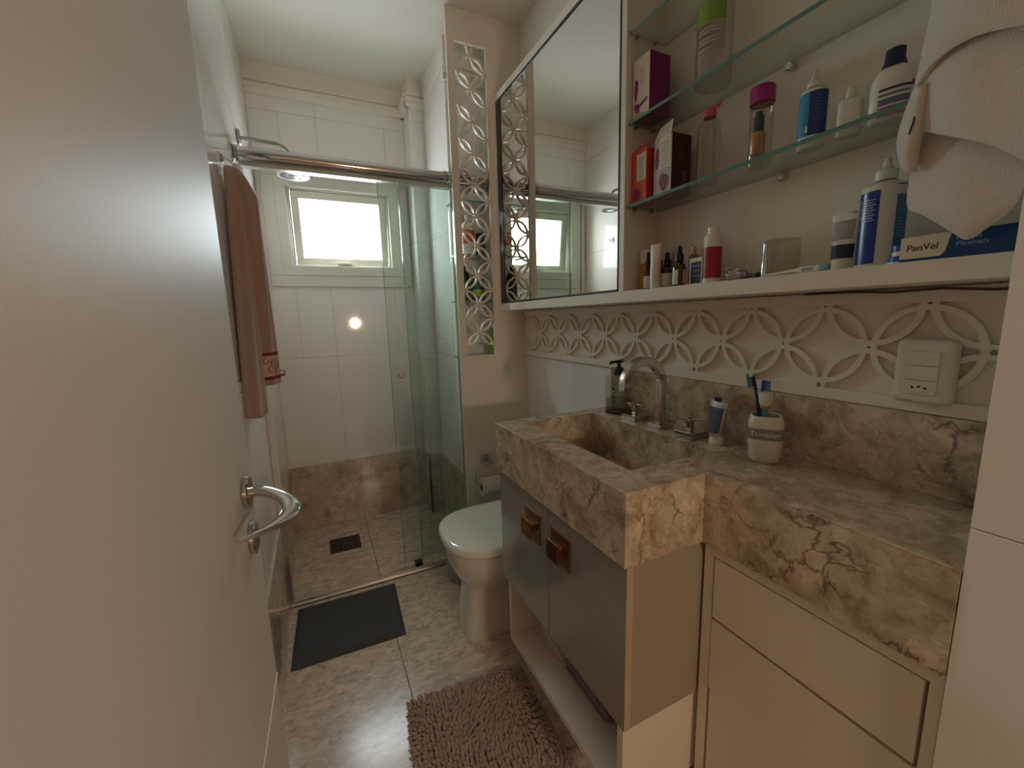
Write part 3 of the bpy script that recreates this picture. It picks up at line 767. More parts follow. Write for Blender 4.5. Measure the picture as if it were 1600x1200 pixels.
# cloths lying on the open shelf
def cloth_heap(name, label, x0, x1, y0, y1, z0, hgt, m, layers=3):
    t = thing(name, label, 'towel', ((x0 + x1) / 2, (y0 + y1) / 2, z0))
    for i in range(layers):
        bm = bmesh.new(); za = z0 + 0.0004 + i * hgt / layers; zb_ = za + hgt / layers * 0.96
        q = 0.006 * i
        add_box(bm, x0 + q, x1, y0 + q, y1 - q, za, zb_)
        bmesh.ops.bevel(bm, geom=bm.edges[:], offset=hgt / layers * 0.42, segments=4, affect='EDGES')
        me = bm_mesh(bm, 'fold')
        for v in me.vertices: v.co.x += 0.010 * math.sin(v.co.y * 31 + i); 
        smooth_by_angle(me, 80); link('fold', me, m, t)
    return t
cloth_heap('folded_towel', 'folded mauve patterned towel on the open shelf under the sink', 0.604, 0.85, 0.74, 0.95, 0.167, 0.070, mat('mauve_fabric', '#9b808a', 0.95, bump=0.5, bscale=300, var=0.45, vscale=45), 3)
cloth_heap('folded_cloth', 'folded rust and grey cloth on the open shelf near the side panel', 0.600, 0.84, 0.614, 0.722, 0.167, 0.06, mat('rust_fabric', '#8a6a58', 0.95, bump=0.5, bscale=300, var=0.4, vscale=50), 2)
cloth_heap('folded_napkin', 'folded white towel at the far end of the open shelf', 0.600, 0.86, 0.968, 1.125, 0.167, 0.050, TOWELW, 2)

# drawer unit under the narrow counter
du = thing('drawer_cabinet', 'white cabinet with a wide drawer and door under the narrow counter', 'cabinet', (0.85, 0.38, 0.0))
DF = 0.722
DY0, DY1 = 0.2115, 0.546
box('carcass', DF + 0.020, XW - 0.002, YBK + 0.002, 0.5715, 0.060, ZBOT - 0.0005, CABIN, du)
box('plinth', DF + 0.06, XW - 0.002, YBK + 0.002, 0.5715, 0.0, 0.0595, CAB, du)
boxes('face_frame', [(DF, DF + 0.020, 0.549, 0.5715, 0.06, ZBOT - 0.0005), (DF, DF + 0.020, YBK + 0.002, 0.206, 0.06, ZBOT - 0.0005), (DF, DF + 0.020, 0.206, 0.549, 0.7245, ZBOT - 0.0005)], CAB, du)
box('drawer_front', DF - 0.001, DF + 0.0185, 0.2105, DY1, 0.584, 0.7220, CAB, du, 0.001, seg=1)
bm = bmesh.new()   # door with a finger notch along the lower part of its edge
out = [(0.2075, 0.064), (0.5425, 0.064), (0.5425, 0.408), (0.5470, 0.408), (0.5470, 0.5770), (0.2075, 0.5770)]
fa_ = [bm.verts.new((DF, y, z)) for y, z in out]; fb_ = [bm.verts.new((DF + 0.0185, y, z)) for y, z in out]
bm.faces.new(fa_); bm.faces.new(fb_)
for j in range(6): bm.faces.new((fa_[j], fa_[(j + 1) % 6], fb_[(j + 1) % 6], fb_[j]))
link('cabinet_door', bm_mesh(bm, 'cabinet_door'), CAB, du)

# ---------------------------------------------------------------- taps
fx, fy = 0.905, 0.893
fa = thing('basin_spout', 'tall chrome arched spout behind the stone basin', 'faucet', (fx, fy, ZC))
box('base_plate', fx - 0.026, fx + 0.026, fy - 0.026, fy + 0.026, ZC + 0.0002, ZC + 0.011, CHROME, fa, 0.0012, seg=1)
sp = [(fx, fy, ZC + 0.010), (fx, fy, ZC + 0.06), (fx, fy, ZC + 0.125)]
ra = 0.069; zc0 = ZC + 0.132
for i in range(0, 25):
    a = i / 24 * PI * 1.02
    sp.append((fx - ra + ra * math.cos(a), fy, zc0 + ra * math.sin(a)))
sp += [(fx - 2 * ra - 0.001, fy, zc0 - 0.012)]
me = tube_mesh('spout', sp, 0.0115, 4, True, 0.0135, (0, 1, 0))
bm = bmesh.new(); bm.from_mesh(me)
long_e = [e for e in bm.edges if len(e.link_faces) == 2 and e.calc_face_angle(0) > 1.0]
bmesh.ops.bevel(bm, geom=long_e, offset=0.004, segments=3, affect='EDGES'); bm.to_mesh(me); bm.free()
smooth_by_angle(me, 30); link('spout', me, CHROME, fa)
def tap(label, x, y, rot):
    t = thing('tap_handle', label, 'tap', (x, y, ZC))
    box('base_plate', x - 0.030, x + 0.030, y - 0.030, y + 0.030, ZC + 0.0002, ZC + 0.017, CHROME, t, 0.0012, seg=1)
    box('stem', x - 0.007, x + 0.007, y - 0.007, y + 0.007, ZC + 0.017, ZC + 0.046, CHROME, t, 0.001, seg=1)
    for k_, L_ in ((rot, 0.030), (rot + PI, 0.030), (rot + PI / 2, 0.030), (rot - PI / 2, 0.030)):
        bm = bmesh.new(); add_box(bm, -0.004, L_, -0.0055, 0.0055, 0, 0.005)
        bmesh.ops.bevel(bm, geom=bm.edges[:], offset=0.001, segments=1, affect='EDGES')
        me = bm_mesh(bm, 'cross_arm'); me.transform(Matrix.Translation((x, y, ZC + 0.0455)) @ Matrix.Rotation(k_, 4, 'Z')); link('cross_arm', me, CHROME, t)
    return t
tap('chrome cross tap on a square base between the spout and soap bottle', 0.907, 1.002, 0.2)
tap('chrome cross tap on a square base beside the toothpaste tube', 0.900, 0.779, 0.45)

# soap dispenser
sd = thing('soap_dispenser', 'square clear smoky soap bottle with black pump', 'soap dispenser', (0.925, 1.105, ZC + 0.0004), 0.3)
SMOKE = glass('smoky_glass', '#efede6')
lathe('bottle', [(0, 0), (0.033, 0), (0.036, 0.003), (0.036, 0.122), (0.033, 0.128), (0.014, 0.131), (0.014, 0.136), (0, 0.136)], SMOKE, sd, seg=32, power=7)
lathe('soap_liquid', [(0, 0.005), (0.0325, 0.005), (0.0325, 0.05), (0, 0.05)], glass('soap_amber', '#eae6d6'), sd, seg=32, power=7)
lathe('base', [(0, -0.0002), (0.0355, -0.0002), (0.0362, 0.004), (0.0362, 0.006), (0, 0.006)], mat('dark_bottle_base', '#33302a', 0.3), sd, seg=32, power=7)
pm = lathe('pump', [(0.017, 0.131), (0.017, 0.150), (0.013, 0.156), (0.006, 0.158), (0.006, 0.170), (0.013, 0.172), (0.015, 0.178), (0.010, 0.181), (0, 0.181)], BLACK, sd)
tube('nozzle', [(0, 0, 0.176), (-0.030, 0.010, 0.175), (-0.036, 0.012, 0.170)], 0.0045, BLACK, sd, 10, world=False)
for i, wq in enumerate((0.034, 0.022, 0.03, 0.018, 0.026)):
    box('print_line', -0.0366, -0.0362, -0.008, -0.004 + 0.004 * (i % 2), 0.040 + i * 0.014, 0.048 + i * 0.014, BLACK, sd, world=False)

# toothpaste tube standing on its cap
tx, ty = 0.912, 0.705
tt = thing('toothpaste_tube', 'silver toothpaste tube with navy label standing on white cap', 'tube', (tx, ty, ZC), -0.15)
def squeeze_tube(name, r, z0, z1, wtop, m, parent, thick=0.0016, seg=28):
    bm = bmesh.new(); rings = []
    n = 9
    for i in range(n + 1):
        t = i / n; z = z0 + (z1 - z0) * t
        ax = r + (wtop - r) * t; ay = r * (1 - t) ** 0.8 + thick * t
        rings.append([bm.verts.new((ay * math.cos(2 * PI * k / seg), ax * math.sin(2 * PI * k / seg), z)) for k in range(seg)])
    for a, b in zip(rings, rings[1:]):
        for k in range(seg): bm.faces.new((a[k], a[(k + 1) % seg], b[(k + 1) % seg], b[k]))
    bm.faces.new(rings[0]); bm.faces.new(rings[-1])
    me = bm_mesh(bm, name); smooth_by_angle(me); return link(name, me, m, parent, False)
def front_patch(name, r, wtop, z0, z1, t0, t1, half, m, parent, thick=0.0016, off=0.0004):
    """label on the -x side of a squeeze tube"""
    bm = bmesh.new(); rows = []
    for i in range(9):
        t = t0 + (t1 - t0) * i / 8; z = z0 + (z1 - z0) * t
        ax = r + (wtop - r) * t; ay = r * (1 - t) ** 0.8 + thick * t
        rows.append([bm.verts.new((-(ay + off) * math.cos(a), (ax + off) * math.sin(a), z)) for a in [half * (-1 + 2 * k / 10) for k in range(11)]])
    for a, b in zip(rows, rows[1:]):
        for k in range(10): bm.faces.new((a[k], a[k + 1], b[k + 1], b[k]))
    me = bm_mesh(bm, name); smooth_by_angle(me, 80); return link(name, me, m, parent, False)
lathe('cap', [(0, 0.0003), (0.0195, 0.0003), (0.0195, 0.004), (0.018, 0.006), (0.0175, 0.022), (0, 0.022)], PLAS, tt, seg=32)
SILV = mat('silver_foil_tube', '#b9b4b0', 0.25, 0.75, bump=0.4, bscale=90)
squeeze_tube('tube_body', 0.021, 0.022, 0.110, 0.031, SILV, tt)
front_patch('label', 0.021, 0.031, 0.022, 0.110, 0.08, 0.82, 0.95, mat('navy_grey_print', '#5a5a78', 0.3, 0.3, var=0.4, vscale=120), tt)
box('crimp', -0.0018, 0.0018, -0.0325, 0.0325, 0.109, 0.117, SILV, tt, world=False)
box('navy_clip', -0.0026, 0.0026, -0.011, 0.011, 0.1075, 0.1185, mat('navy_plastic', '#1c1f3a', 0.35), tt, world=False)

# tumbler with toothbrushes
cx_, cy_ = 0.893, 0.568
tu = thing('tumbler', 'white toothbrush tumbler with grey lettered band on the counter', 'tumbler', (cx_, cy_, ZC), 0.62)
TUM = mat('cream_ceramic_tumbler', '#ddd5c4', 0.3)
lathe('cup', [(0, 0.0004), (0.026, 0.0004), (0.0305, 0.006), (0.0345, 0.05), (0.0345, 0.085), (0.0315, 0.100), (0.028, 0.1045), (0.026, 0.103), (0.0295, 0.092), (0.0295, 0.03), (0, 0.012)], TUM, tu, seg=40, power=3.6)
lathe('band', [(0.0349, 0.054), (0.0351, 0.055), (0.0351, 0.078), (0.0349, 0.079)], mat('grey_band', '#8d8378', 0.6), tu, seg=40, power=3.6)
mw = Matrix.Translation((0, 0, 0.0665)) @ Matrix.Rotation(-PI / 2 - 0.60, 4, 'Z')
def wrap_text(name, body_, size, m, parent, R_, z, a_c, power=3.6, off=0.0004):
    cu = bpy.data.curves.new(name, 'FONT'); cu.body = body_; cu.size = size; cu.align_x = 'CENTER'; cu.align_y = 'CENTER'; cu.extrude = 0.0002
    o = bpy.data.objects.new(name + '_tmp', cu); col.objects.link(o)
    dg = bpy.context.evaluated_depsgraph_get(); dg.update()
    me = bpy.data.meshes.new_from_object(o.evaluated_get(dg)); bpy.data.objects.remove(o); me.materials.clear()
    for v in me.vertices:
        a = a_c + v.co.x / R_; ca, sa = math.cos(a), math.sin(a)
        k = (abs(ca) ** power + abs(sa) ** power) ** (-1 / power)
        rr = R_ + off + v.co.z
        v.co = (rr * k * ca, rr * k * sa, z + v.co.y)
    return link(name, me, m, parent, False)
wrap_text('lettering', 'Tumbler', 0.0155, mat('cream_print', '#e6ddcb', 0.5), tu, 0.0353, 0.0665, 3.10)

def brush(label, base, tip, m, hm, bm_, face):
    """toothbrush from base point to tip, head with bristles turned to 'face'"""
    b, t = Vector(base), Vector(tip); d = (t - b)
    o = thing('toothbrush', label, 'toothbrush', b)
    pts = [b + d * q for q in (0, 0.2, 0.45, 0.65, 0.78, 0.85, 1.0)]
    tube('handle', pts, [0.0045, 0.006, 0.0058, 0.004, 0.003, 0.0048, 0.004], m, o, 12, ry=[0.004, 0.005, 0.005, 0.0032, 0.0026, 0.003, 0.0025])
    fv = Vector(face).normalized(); dn_ = d.normalized(); sv = dn_.cross(fv).normalized(); fv = sv.cross(dn_)
    hl = 0.026
    mm = Matrix((sv, fv, dn_)).transposed().to_4x4(); mm.translation = t - dn_ * hl
    bq = bmesh.new(); add_box(bq, -0.0065, 0.0065, -0.001, 0.0045, 0, hl)
    bmesh.ops.bevel(bq, geom=bq.edges[:], offset=0.002, segments=2, affect='EDGES'); me = bm_mesh(bq, 'head'); me.transform(mm); link('head', me, hm, o)
    bq = bmesh.new()
    for i in range(6):
        for j in range(3): add_box(bq, -0.0052 + j * 0.0037, -0.0022 + j * 0.0037, 0.0045, 0.0145 - 0.001 * ((i + j) % 2), 0.002 + i * 0.0039, 0.0052 + i * 0.0039)
    me = bm_mesh(bq, 'bristles'); me.transform(mm); link('bristles', me, bm_, o)
    return o
BL1 = mat('navy_brush', '#16305c', 0.3); BL2 = mat('blue_brush', '#1d4f9c', 0.3); TEAL = mat('teal_bristle', '#2f7d86', 0.6); BBR = mat('blue_bristle', '#2a63b4', 0.6); BKB = mat('black_brush', '#14161c', 0.35)
brush('dark toothbrush with teal bristles leaning in the white tumbler', (cx_ - 0.004, cy_ - 0.004, ZC + 0.020), (cx_ + 0.006, cy_ + 0.040, ZC + 0.186), BL1, BKB, TEAL, (-0.5, 1, 0.1))
brush('bright blue toothbrush standing in the white tumbler', (cx_ - 0.008, cy_ + 0.006, ZC + 0.020), (cx_ + 0.014, cy_ + 0.022, ZC + 0.178), BL1, BL2, BBR, (0.3, -1, 0.1))
rz_ = thing('brush_cap', 'white capped brush with yellow collar standing in the tumbler', 'brush', (cx_ - 0.004, cy_ + 0.002, ZC + 0.02))
lathe('stem', [(0, 0), (0.004, 0), (0.005, 0.085), (0.006, 0.10), (0, 0.10)], mat('teal_clear', '#5f9a9a', 0.2), rz_)
lathe('collar', [(0.007, 0.098), (0.010, 0.100), (0.010, 0.107), (0.007, 0.108)], mat('amber_collar', '#b98b35', 0.4), rz_)
lathe('cap', [(0, 0.104), (0.0085, 0.104), (0.0115, 0.112), (0.0125, 0.132), (0.012, 0.134), (0, 0.134)], PLAS, rz_, power=3.0)

# ---------------------------------------------------------------- fretwork strip on the right wall
fw = thing('fretwork_strip', 'white wall strip of interlaced circles between backsplash and shelf', 'wall panel', (XW, 1.0, 1.07))
FX = XW - 0.0005
box('backing', FX - 0.002, FX, YBK + 0.002, YP0 - 0.001, 1.048, 1.268, MDF, fw)
FT = 0.0125
box('bottom_rail', FX - 0.013, FX - 0.002, YBK + 0.002, YP0 - 0.001, 1.0475, 1.0715, MDF, fw)
box('top_rail', FX - 0.002 - FT, FX - 0.002, YBK + 0.002, YP0 - 0.001, 1.2430, 1.268, MDF, fw)
box('end_stile', FX - 0.002 - FT, FX - 0.002, YBK + 0.002, 0.250, 1.0716, 1.2429, MDF, fw)
P = 0.163; Rr = P / 2 - 0.0075; Bw = 0.0105
def wring(a0, a1):
    me = ring_mesh('ring', Rr, Bw, FT, a0, a1, 'x'); me.materials.append(MDF); return me
wf, wlo, wup = wring(0, 2 * PI), wring(PI, 2 * PI), wring(0, PI)
fb = Vector((XW, 1.0, 1.07)); zm = 1.1605
k = 0
yk = 0.346
while yk < YP0 - 0.08:
    link('ring', wf, None, fw, False, loc=(-0.0025, yk - fb.y, zm - fb.z)); yk += P
ylast = yk
yk = 0.346 + P / 2
zt_, zb_ = zm + P / 2, zm - P / 2
while yk < YP0 - 0.07:
    link('ring', wlo, None, fw, False, loc=(-0.0028, yk - fb.y, zt_ - fb.z)); link('ring', wup, None, fw, False, loc=(-0.0028, yk - fb.y, zb_ - fb.z)); yk += P
q = wring(PI / 2, PI); 
mq = ring_mesh('ring', Rr, Bw, FT, 1.5 * PI, 2 * PI, 'x'); mq.materials.append(MDF)
link('ring', mq, None, fw, False, loc=(-0.0028, 0.2645 - fb.y, zt_ - fb.z))
mq = ring_mesh('ring', Rr, Bw, FT, 0, PI / 2, 'x'); mq.materials.append(MDF)
link('ring', mq, None, fw, False, loc=(-0.0028, 0.2645 - fb.y, zb_ - fb.z))
# short bars that tie the circles at the crossings
yk = 0.346 - P / 2
while yk < YP0 - 0.05:
    yc_ = yk
    for zz in (0.0045, -0.0125): box('tie', FX - 0.002 - FT, FX - 0.002, yc_ - 0.012, yc_ + 0.012, zm + zz, zm + zz + 0.008, MDF, fw)
    yk += P
yk = 0.346
while yk < YP0 - 0.05:
    for yy in (0.0045, -0.0115):
        box('tie', FX - 0.002 - FT, FX - 0.002, yk + yy, yk + yy + 0.007, zm + Rr - 0.002, 1.2431, MDF, fw)
        box('tie', FX - 0.002 - FT, FX - 0.002, yk + yy, yk + yy + 0.007, 1.0715, zm - Rr + 0.002, MDF, fw)
    yk += P
# switch and socket box
a = onX(1398, 530, XW - 0.05); b = onX(1475, 632, XW - 0.05)
py0, py1, pz0, pz1 = b.y - 0.003, a.y, 1.068, 1.180
sw = thing('switch_socket', 'ivory wall plate with two switches and a three-pin socket', 'switch', (XW, (py0 + py1) / 2, pz0))
SXX = XW - 0.0135
box('plate', SXX - 0.030, SXX, py0, py1, pz0, pz1, IVORY, sw, 0.010, seg=4)
my0, my1 = py0 + 0.017, py1 - 0.017
mz = pz0 + 0.016; mh = (pz1 - pz0 - 0.036) / 3
for i in range(3):
    o_ = box('socket' if i == 0 else 'switch_rocker', SXX - 0.0325, SXX - 0.030, my0, my1, mz + i * mh + 0.0005, mz + (i + 1) * mh - 0.0005, IVORY, sw, 0.0006, seg=1)
    if i == 0:
        yc, zc = (my0 + my1) / 2, mz + mh / 2
        bm = bmesh.new()
        pts = [(-0.017, 0), (-0.011, 0.0075), (0.011, 0.0075), (0.017, 0), (0.011, -0.0075), (-0.011, -0.0075)]
        va = [bm.verts.new((SXX - 0.0327, yc + p, zc + q_)) for p, q_ in pts]; vb = [bm.verts.new((SXX - 0.0330, yc + p * 0.96, zc + q_ * 0.94)) for p, q_ in pts]
        bm.faces.new(vb)
        for j in range(6): bm.faces.new((va[j], va[(j + 1) % 6], vb[(j + 1) % 6], vb[j]))
        link('socket_face', bm_mesh(bm, 'socket_face'), IVORY, o_)
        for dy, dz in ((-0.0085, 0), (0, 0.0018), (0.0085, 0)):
            disc('pin_hole_shade', (SXX - 0.0330, yc + dy, zc + dz), (-1, 0, 0), 0.0021, 0.0003, BLACK, o_)  # solid black discs paint the shade of the pin recesses, nothing is cut

# ---------------------------------------------------------------- mirror cabinet and open shelf unit
SFX = 0.834            # front of the shelf board
ZB0, ZB1 = 1.2715, 1.3045
su = thing('shelf_unit', 'white wall cabinet with a long bottom board and an open shelving bay', 'shelf unit', (0.9, 1.0, ZB0))
box('bottom_board', SFX, XW - 0.0005, YBK + 0.001, YP0 - 0.001, ZB0, ZB1, MDF, su, 0.001, seg=1)
MY0, MY1 = 1.012, 1.872
ZT = 2.205
box('back_panel', XW - 0.008, XW - 0.0006, YBK + 0.001, MY0 - 0.001, ZB1, ZT + 0.03, MDF, su)
box('partition', SFX + 0.004, XW - 0.0006, MY0 - 0.024, MY0 - 0.004, ZB1, ZT + 0.03, MDF, su)
box('top_board', SFX + 0.002, XW - 0.0006, MY0 - 0.004, YP0 - 0.001, ZT, ZT + 0.028, MDF, su, 0.001, seg=1)
box('top_board', SFX + 0.020, XW - 0.0006, YBK + 0.001, MY0 - 0.0245, ZT + 0.002, ZT + 0.030, MDF, su)
box('end_panel', SFX + 0.006, XW - 0.0006, MY1 + 0.002, YP0 - 0.001, ZB1, ZT, MDF, su)
mr = thing('mirror_door', 'large dark-framed mirror door of the wall cabinet', 'mirror', (SFX, 1.44, ZB1 + 0.001))
box('backing', SFX + 0.008, SFX + 0.022, MY0 - 0.002, MY1, ZB1 + 0.002, ZT - 0.002, DARKF, mr)
box('glass', SFX + 0.0052, SFX + 0.0078, MY0 + 0.004, MY1 - 0.046, ZB1 + 0.008, ZT - 0.010, MIRROR, mr)
bm = bmesh.new()
for b_ in ((MY0 - 0.002, MY0 + 0.003, ZB1 + 0.002, ZT - 0.002), (MY1 - 0.046, MY1, ZB1 + 0.002, ZT - 0.002), (MY0 + 0.003, MY1 - 0.046, ZB1 + 0.002, ZB1 + 0.008), (MY0 + 0.003, MY1 - 0.046, ZT - 0.010, ZT - 0.002)):
    add_box(bm, SFX + 0.003, SFX + 0.0078, b_[0], b_[1], b_[2], b_[3])
link('mirror_frame', bm_mesh(bm, 'mirror_frame'), DARKF, mr)
ZG = [1.546, 1.766, 1.993]
GX0 = 0.846
for zg, wq in zip(ZG, ('lower', 'middle', 'upper')):
    t = thing('glass_shelf', '%s clear glass shelf in the open bay beside the mirror' % wq, 'shelf', (0.92, 0.6, zg - 0.008), group='glass shelves beside the mirror')
    box('plate', GX0 + 0.0012, XW - 0.0085, YBK + 0.002, MY0 - 0.0245, zg - 0.008, zg, CLEARG, t)
    box('front_edge', GX0, GX0 + 0.0012, YBK + 0.002, MY0 - 0.0245, zg - 0.008, zg, SHEDGE, t)
    for yy in (MY0 - 0.0245, ):
        for xx in (0.87, 0.935):
            disc('support_pin', (xx, yy, zg - 0.012), (0, -1, 0), 0.0038, 0.012, STEEL, t)
    for yy in (0.62, 0.30):
        s_ = disc('support_stud', (XW - 0.008, yy, zg - 0.017), (-1, 0, 0), 0.0088, 0.016, CHROME, t, 0.002)
# loose brown cable under the board
cab = [(XW - 0.02, 0.55, ZB0 - 0.003), (XW - 0.022, 0.46, ZB0 - 0.004), (XW - 0.021, 0.40, ZB0 - 0.008), (XW - 0.022, 0.33, ZB0 - 0.006), (XW - 0.020, 0.27, ZB0 - 0.012), (XW - 0.020, 0.20, ZB0 - 0.012)]
ob = tube('cable', cab, 0.0022, mat('brown_cable', '#5a3f2a', 0.6)); tag(ob, 'thin brown cable sagging under the white shelf board', 'cable')

# ---------------------------------------------------------------- things on the bottom board
zb = ZB1 + 0.0004
def atu(u, x, v=425): return onX(u, v, x).y
AMB = mat('amber_dark_glass', '#20130d', 0.1, coat=0.5)
LABW = mat('cream_label', '#d9d2c2', 0.6, var=0.05, vscale=200)
GOLD = mat('golden_liquid', '#b8872a', 0.2)
def lines(parent, n, x, y0, y1, z0, dz, m, jitter=True, axis='x', th=0.0002, hgt=0.0011):
    for i in range(n):
        e = y1 - (0.35 * (y1 - y0) * ((i * 37 % 10) / 10) if jitter else 0)
        if axis == 'x': box('print_line', x - th, x, y0, e, z0 - i * dz, z0 - i * dz + hgt, m, parent, world=False)
        else: box('print_line', y0, e, x - th, x, z0 - i * dz, z0 - i * dz + hgt, m, parent, world=False)
INK = mat('dark_ink', '#3a3432', 0.6)
# golden square bottle with white cap
def sqbottle(name, label, loc, hx_, hy_, h, m, caph, capm, rz=0.0, neck=True, cat='bottle', bev=0.004):
    t = thing(name, label, cat, loc, rz)
    box('body', -hx_, hx_, -hy_, hy_, 0, h, m, t, bev, world=False, seg=3)
    if caph: box('cap', -hx_ * 0.98, hx_ * 0.98, -hy_ * 0.98, hy_ * 0.98, h + 0.0002, h + caph, capm, t, bev * 0.6, world=False)
    return t
sqbottle('serum_bottle', 'golden square bottle with cream cap behind the dropper bottles', (0.905, min(0.962, atu(1003, 0.905)), zb), 0.014, 0.016, 0.078, GOLD, 0.040, IVORY)
sqbottle('serum_bottle', 'golden olive square bottle behind the white cream tube', (0.955, atu(1035, 0.955), zb), 0.012, 0.026, 0.085, mat('olive_gold', '#8b7432', 0.25), 0.030, IVORY)
def dropper(label, loc, r, h, bodyh, lab_m, la, ang):
    t = bottle('dropper_bottle', label, 'dropper bottle', loc, [(0, 0), (r - .002, 0), (r, .002), (r, bodyh * 0.78), (r * 0.85, bodyh * 0.9), (r * 0.45, bodyh), (0, bodyh)], AMB,
               [(r * 0.62, bodyh + .0002), (r * 0.62, bodyh + (h - bodyh) * 0.42), (r * 0.42, bodyh + (h - bodyh) * 0.52), (r * 0.36, bodyh + (h - bodyh) * 0.9), (r * 0.22, h), (0, h)], BLACK,
               [(bodyh * 0.08, bodyh * 0.66, lab_m, ang - la, ang + la)], group='amber dropper bottles')
    return t
dropper('small amber dropper bottle with white label squeezed beside the cream tube', (0.880, atu(1012.5, 0.880), zb), 0.0115, 0.105, 0.058, LABW, 1.3, PI * 1.1)
dropper('wide amber dropper bottle with printed label between cream tube and tall dropper', (0.892, atu(1042, 0.892), zb), 0.0175, 0.096, 0.060, LABW, 1.5, PI * 1.3)
dropper('tall amber dropper bottle with white and orange labels', (0.872, atu(1061, 0.872), zb), 0.0165, 0.103, 0.062, LABW, 0.55, PI * 1.02)
dt = bpy.data.objects['dropper_bottle.002']
lathe('orange_label', [(0.0169, 0.006), (0.0169, 0.042)], mat('peach_label', '#d6a684', 0.6), dt, a0=PI * 1.42, a1=PI * 1.72)
ct2 = thing('cream_tube', 'white cream tube standing on end in front of the amber droppers', 'tube', (0.862, atu(1024, 0.862), zb), 0.1)
lathe('cap', [(0, 0), (0.0135, 0), (0.0135, 0.018), (0, 0.018)], PLAS, ct2)
squeeze_tube('tube_body', 0.0145, 0.018, 0.118, 0.0175, mat('ivory_tube', '#dccbb6', 0.4, var=0.06, vscale=60), ct2)
bottle('pencil_sharpener_bottle', 'slim brown bottle with rose-gold neck beside the white squeeze tube', 'bottle', (0.905, atu(1083, 0.905), zb), [(0, 0), (0.0105, 0), (0.011, 0.002), (0.011, 0.075), (0.007, 0.08), (0, 0.08)], mat('brown_glass', '#7d604c', 0.2), cyl(0.0058, 0.0802, 0.100), mat('rose_gold', '#b58a70', 0.25, 1.0))
bpy.data.objects['pencil_sharpener_bottle'].name = 'perfume_vial'
t3 = thing('squeeze_tube', 'white squeeze tube standing on its cap behind the red bottle', 'tube', (0.940, atu(1094, 0.940), zb), 0.1)
lathe('cap', [(0, 0), (0.015, 0), (0.015, 0.022), (0, 0.022)], PLAS, t3)
squeeze_tube('tube_body', 0.0165, 0.022, 0.122, 0.021, mat('ivory_tube', '#dccbb6', 0.4), t3)
nv = sqbottle('pill_box', 'small white box with a navy printed face beside the red bottle', (0.885, atu(1092, 0.885), zb), 0.012, 0.019, 0.066, LABW, 0, None, cat='box', bev=0.0008)
box('navy_face', -0.0124, -0.0120, -0.016, 0.014, 0.004, 0.056, mat('navy_print', '#23264a', 0.5, var=0.3, vscale=200), nv, world=False)
lines(nv, 3, -0.0124, -0.012, 0.010, 0.046, 0.012, LABW)
rd = bottle('lotion_bottle', 'red bottle with white shoulders and cap', 'bottle', (0.892, atu(1112, 0.892), zb), [(0, 0), (0.0185, 0), (0.0205, .002), (0.0205, 0.112), (0.0185, 0.115), (0.014, 0.116), (0, 0.116)], PLAS, cyl(0.0125, 0.1162, 0.134), PLAS, [(0.001, 0.086, mat('crimson_label', '#a51d33', 0.45, var=0.05, vscale=150), 0, 2 * PI)])
# crumpled blister foil
fo = thing('foil_wrapper', 'crumpled silver foil wrapper on the shelf board', 'wrapper', (0.885, atu(1151, 0.885), zb))
bm = bmesh.new(); bmesh.ops.create_icosphere(bm, subdivisions=3, radius=1.0)
for v in bm.verts:
    j = 0.82 + 0.30 * random.random(); v.co = Vector((v.co.x * 0.017 * j, v.co.y * 0.027 * j, max(-0.0, (v.co.z * 0.5 + 0.5) * 0.027 * j)))
link('foil', bm_mesh(bm, 'foil'), mat('crumpled_foil', '#b9b2aa', 0.15, 1.0), fo, False)
for s in (-1, 1): tube('twist', [(0, s * 0.012, 0.022), (0.004, s * 0.020, 0.031), (0.0, s * 0.030, 0.030)], 0.0012, mat('cream_ribbon', '#d8c9b2', 0.6), fo, 8, False)
cp = thing('lipstick', 'short dark lipstick lying beside the clear container', 'lipstick', (0.905, atu(1181, 0.905), zb + 0.0085))
me = lathe_mesh('case', [(0, -0.022), (0.008, -0.022), (0.008, 0.004), (0, 0.004)], 20); me.transform(Matrix.Rotation(PI / 2, 4, 'X')); smooth_by_angle(me); link('case', me, mat('mauve_metal', '#a99a92', 0.3, 0.6), cp, False)
me = lathe_mesh('cap', [(0, 0.0042), (0.0085, 0.0042), (0.0085, 0.022), (0, 0.022)], 20); me.transform(Matrix.Rotation(PI / 2, 4, 'X')); smooth_by_angle(me); link('cap', me, BLACK, cp, False)
cc = thing('clear_container', 'frosted clear plastic container standing on the shelf board', 'container', (0.915, atu(1221, 0.915, 400), zb))
lathe('shell', [(0.030, 0.0), (0.033, 0.002), (0.034, 0.074), (0.032, 0.078), (0, 0.078)], glass('frosted_clear', '#f0ede6', rough=0.25), cc, seg=36)
lathe('rim', [(0.0300, 0.0), (0.0345, 0.0), (0.0345, 0.004), (0.0300, 0.004)], glass('frosted_clear2', '#e0dcd2', rough=0.25), cc, seg=36)
st_ = thing('silver_vial', 'slim shiny silver vial beside the clear container', 'vial', (0.868, atu(1196, 0.868, 400), zb))
lathe('tube', [(0, 0), (0.006, 0), (0.006, 0.040), (0.0045, 0.044), (0.0045, 0.068), (0.003, 0.070), (0, 0.070)], mat('pale_silver', '#c5d0d0', 0.15, 0.8), st_, seg=20)
th_ = thing('thermometer', 'white digital thermometer lying along the shelf edge', 'thermometer', (0.852, atu(1262, 0.852), zb + 0.006))
tube('stem', [(0, 0.085, -0.003), (0, 0.03, 0.0), (0, 0.015, 0.0)], [0.0018, 0.003, 0.005], PLAS, th_, 12, False)
box('body', -0.006, 0.006, -0.022, 0.016, -0.0058, 0.006, PLAS, th_, 0.003, world=False)
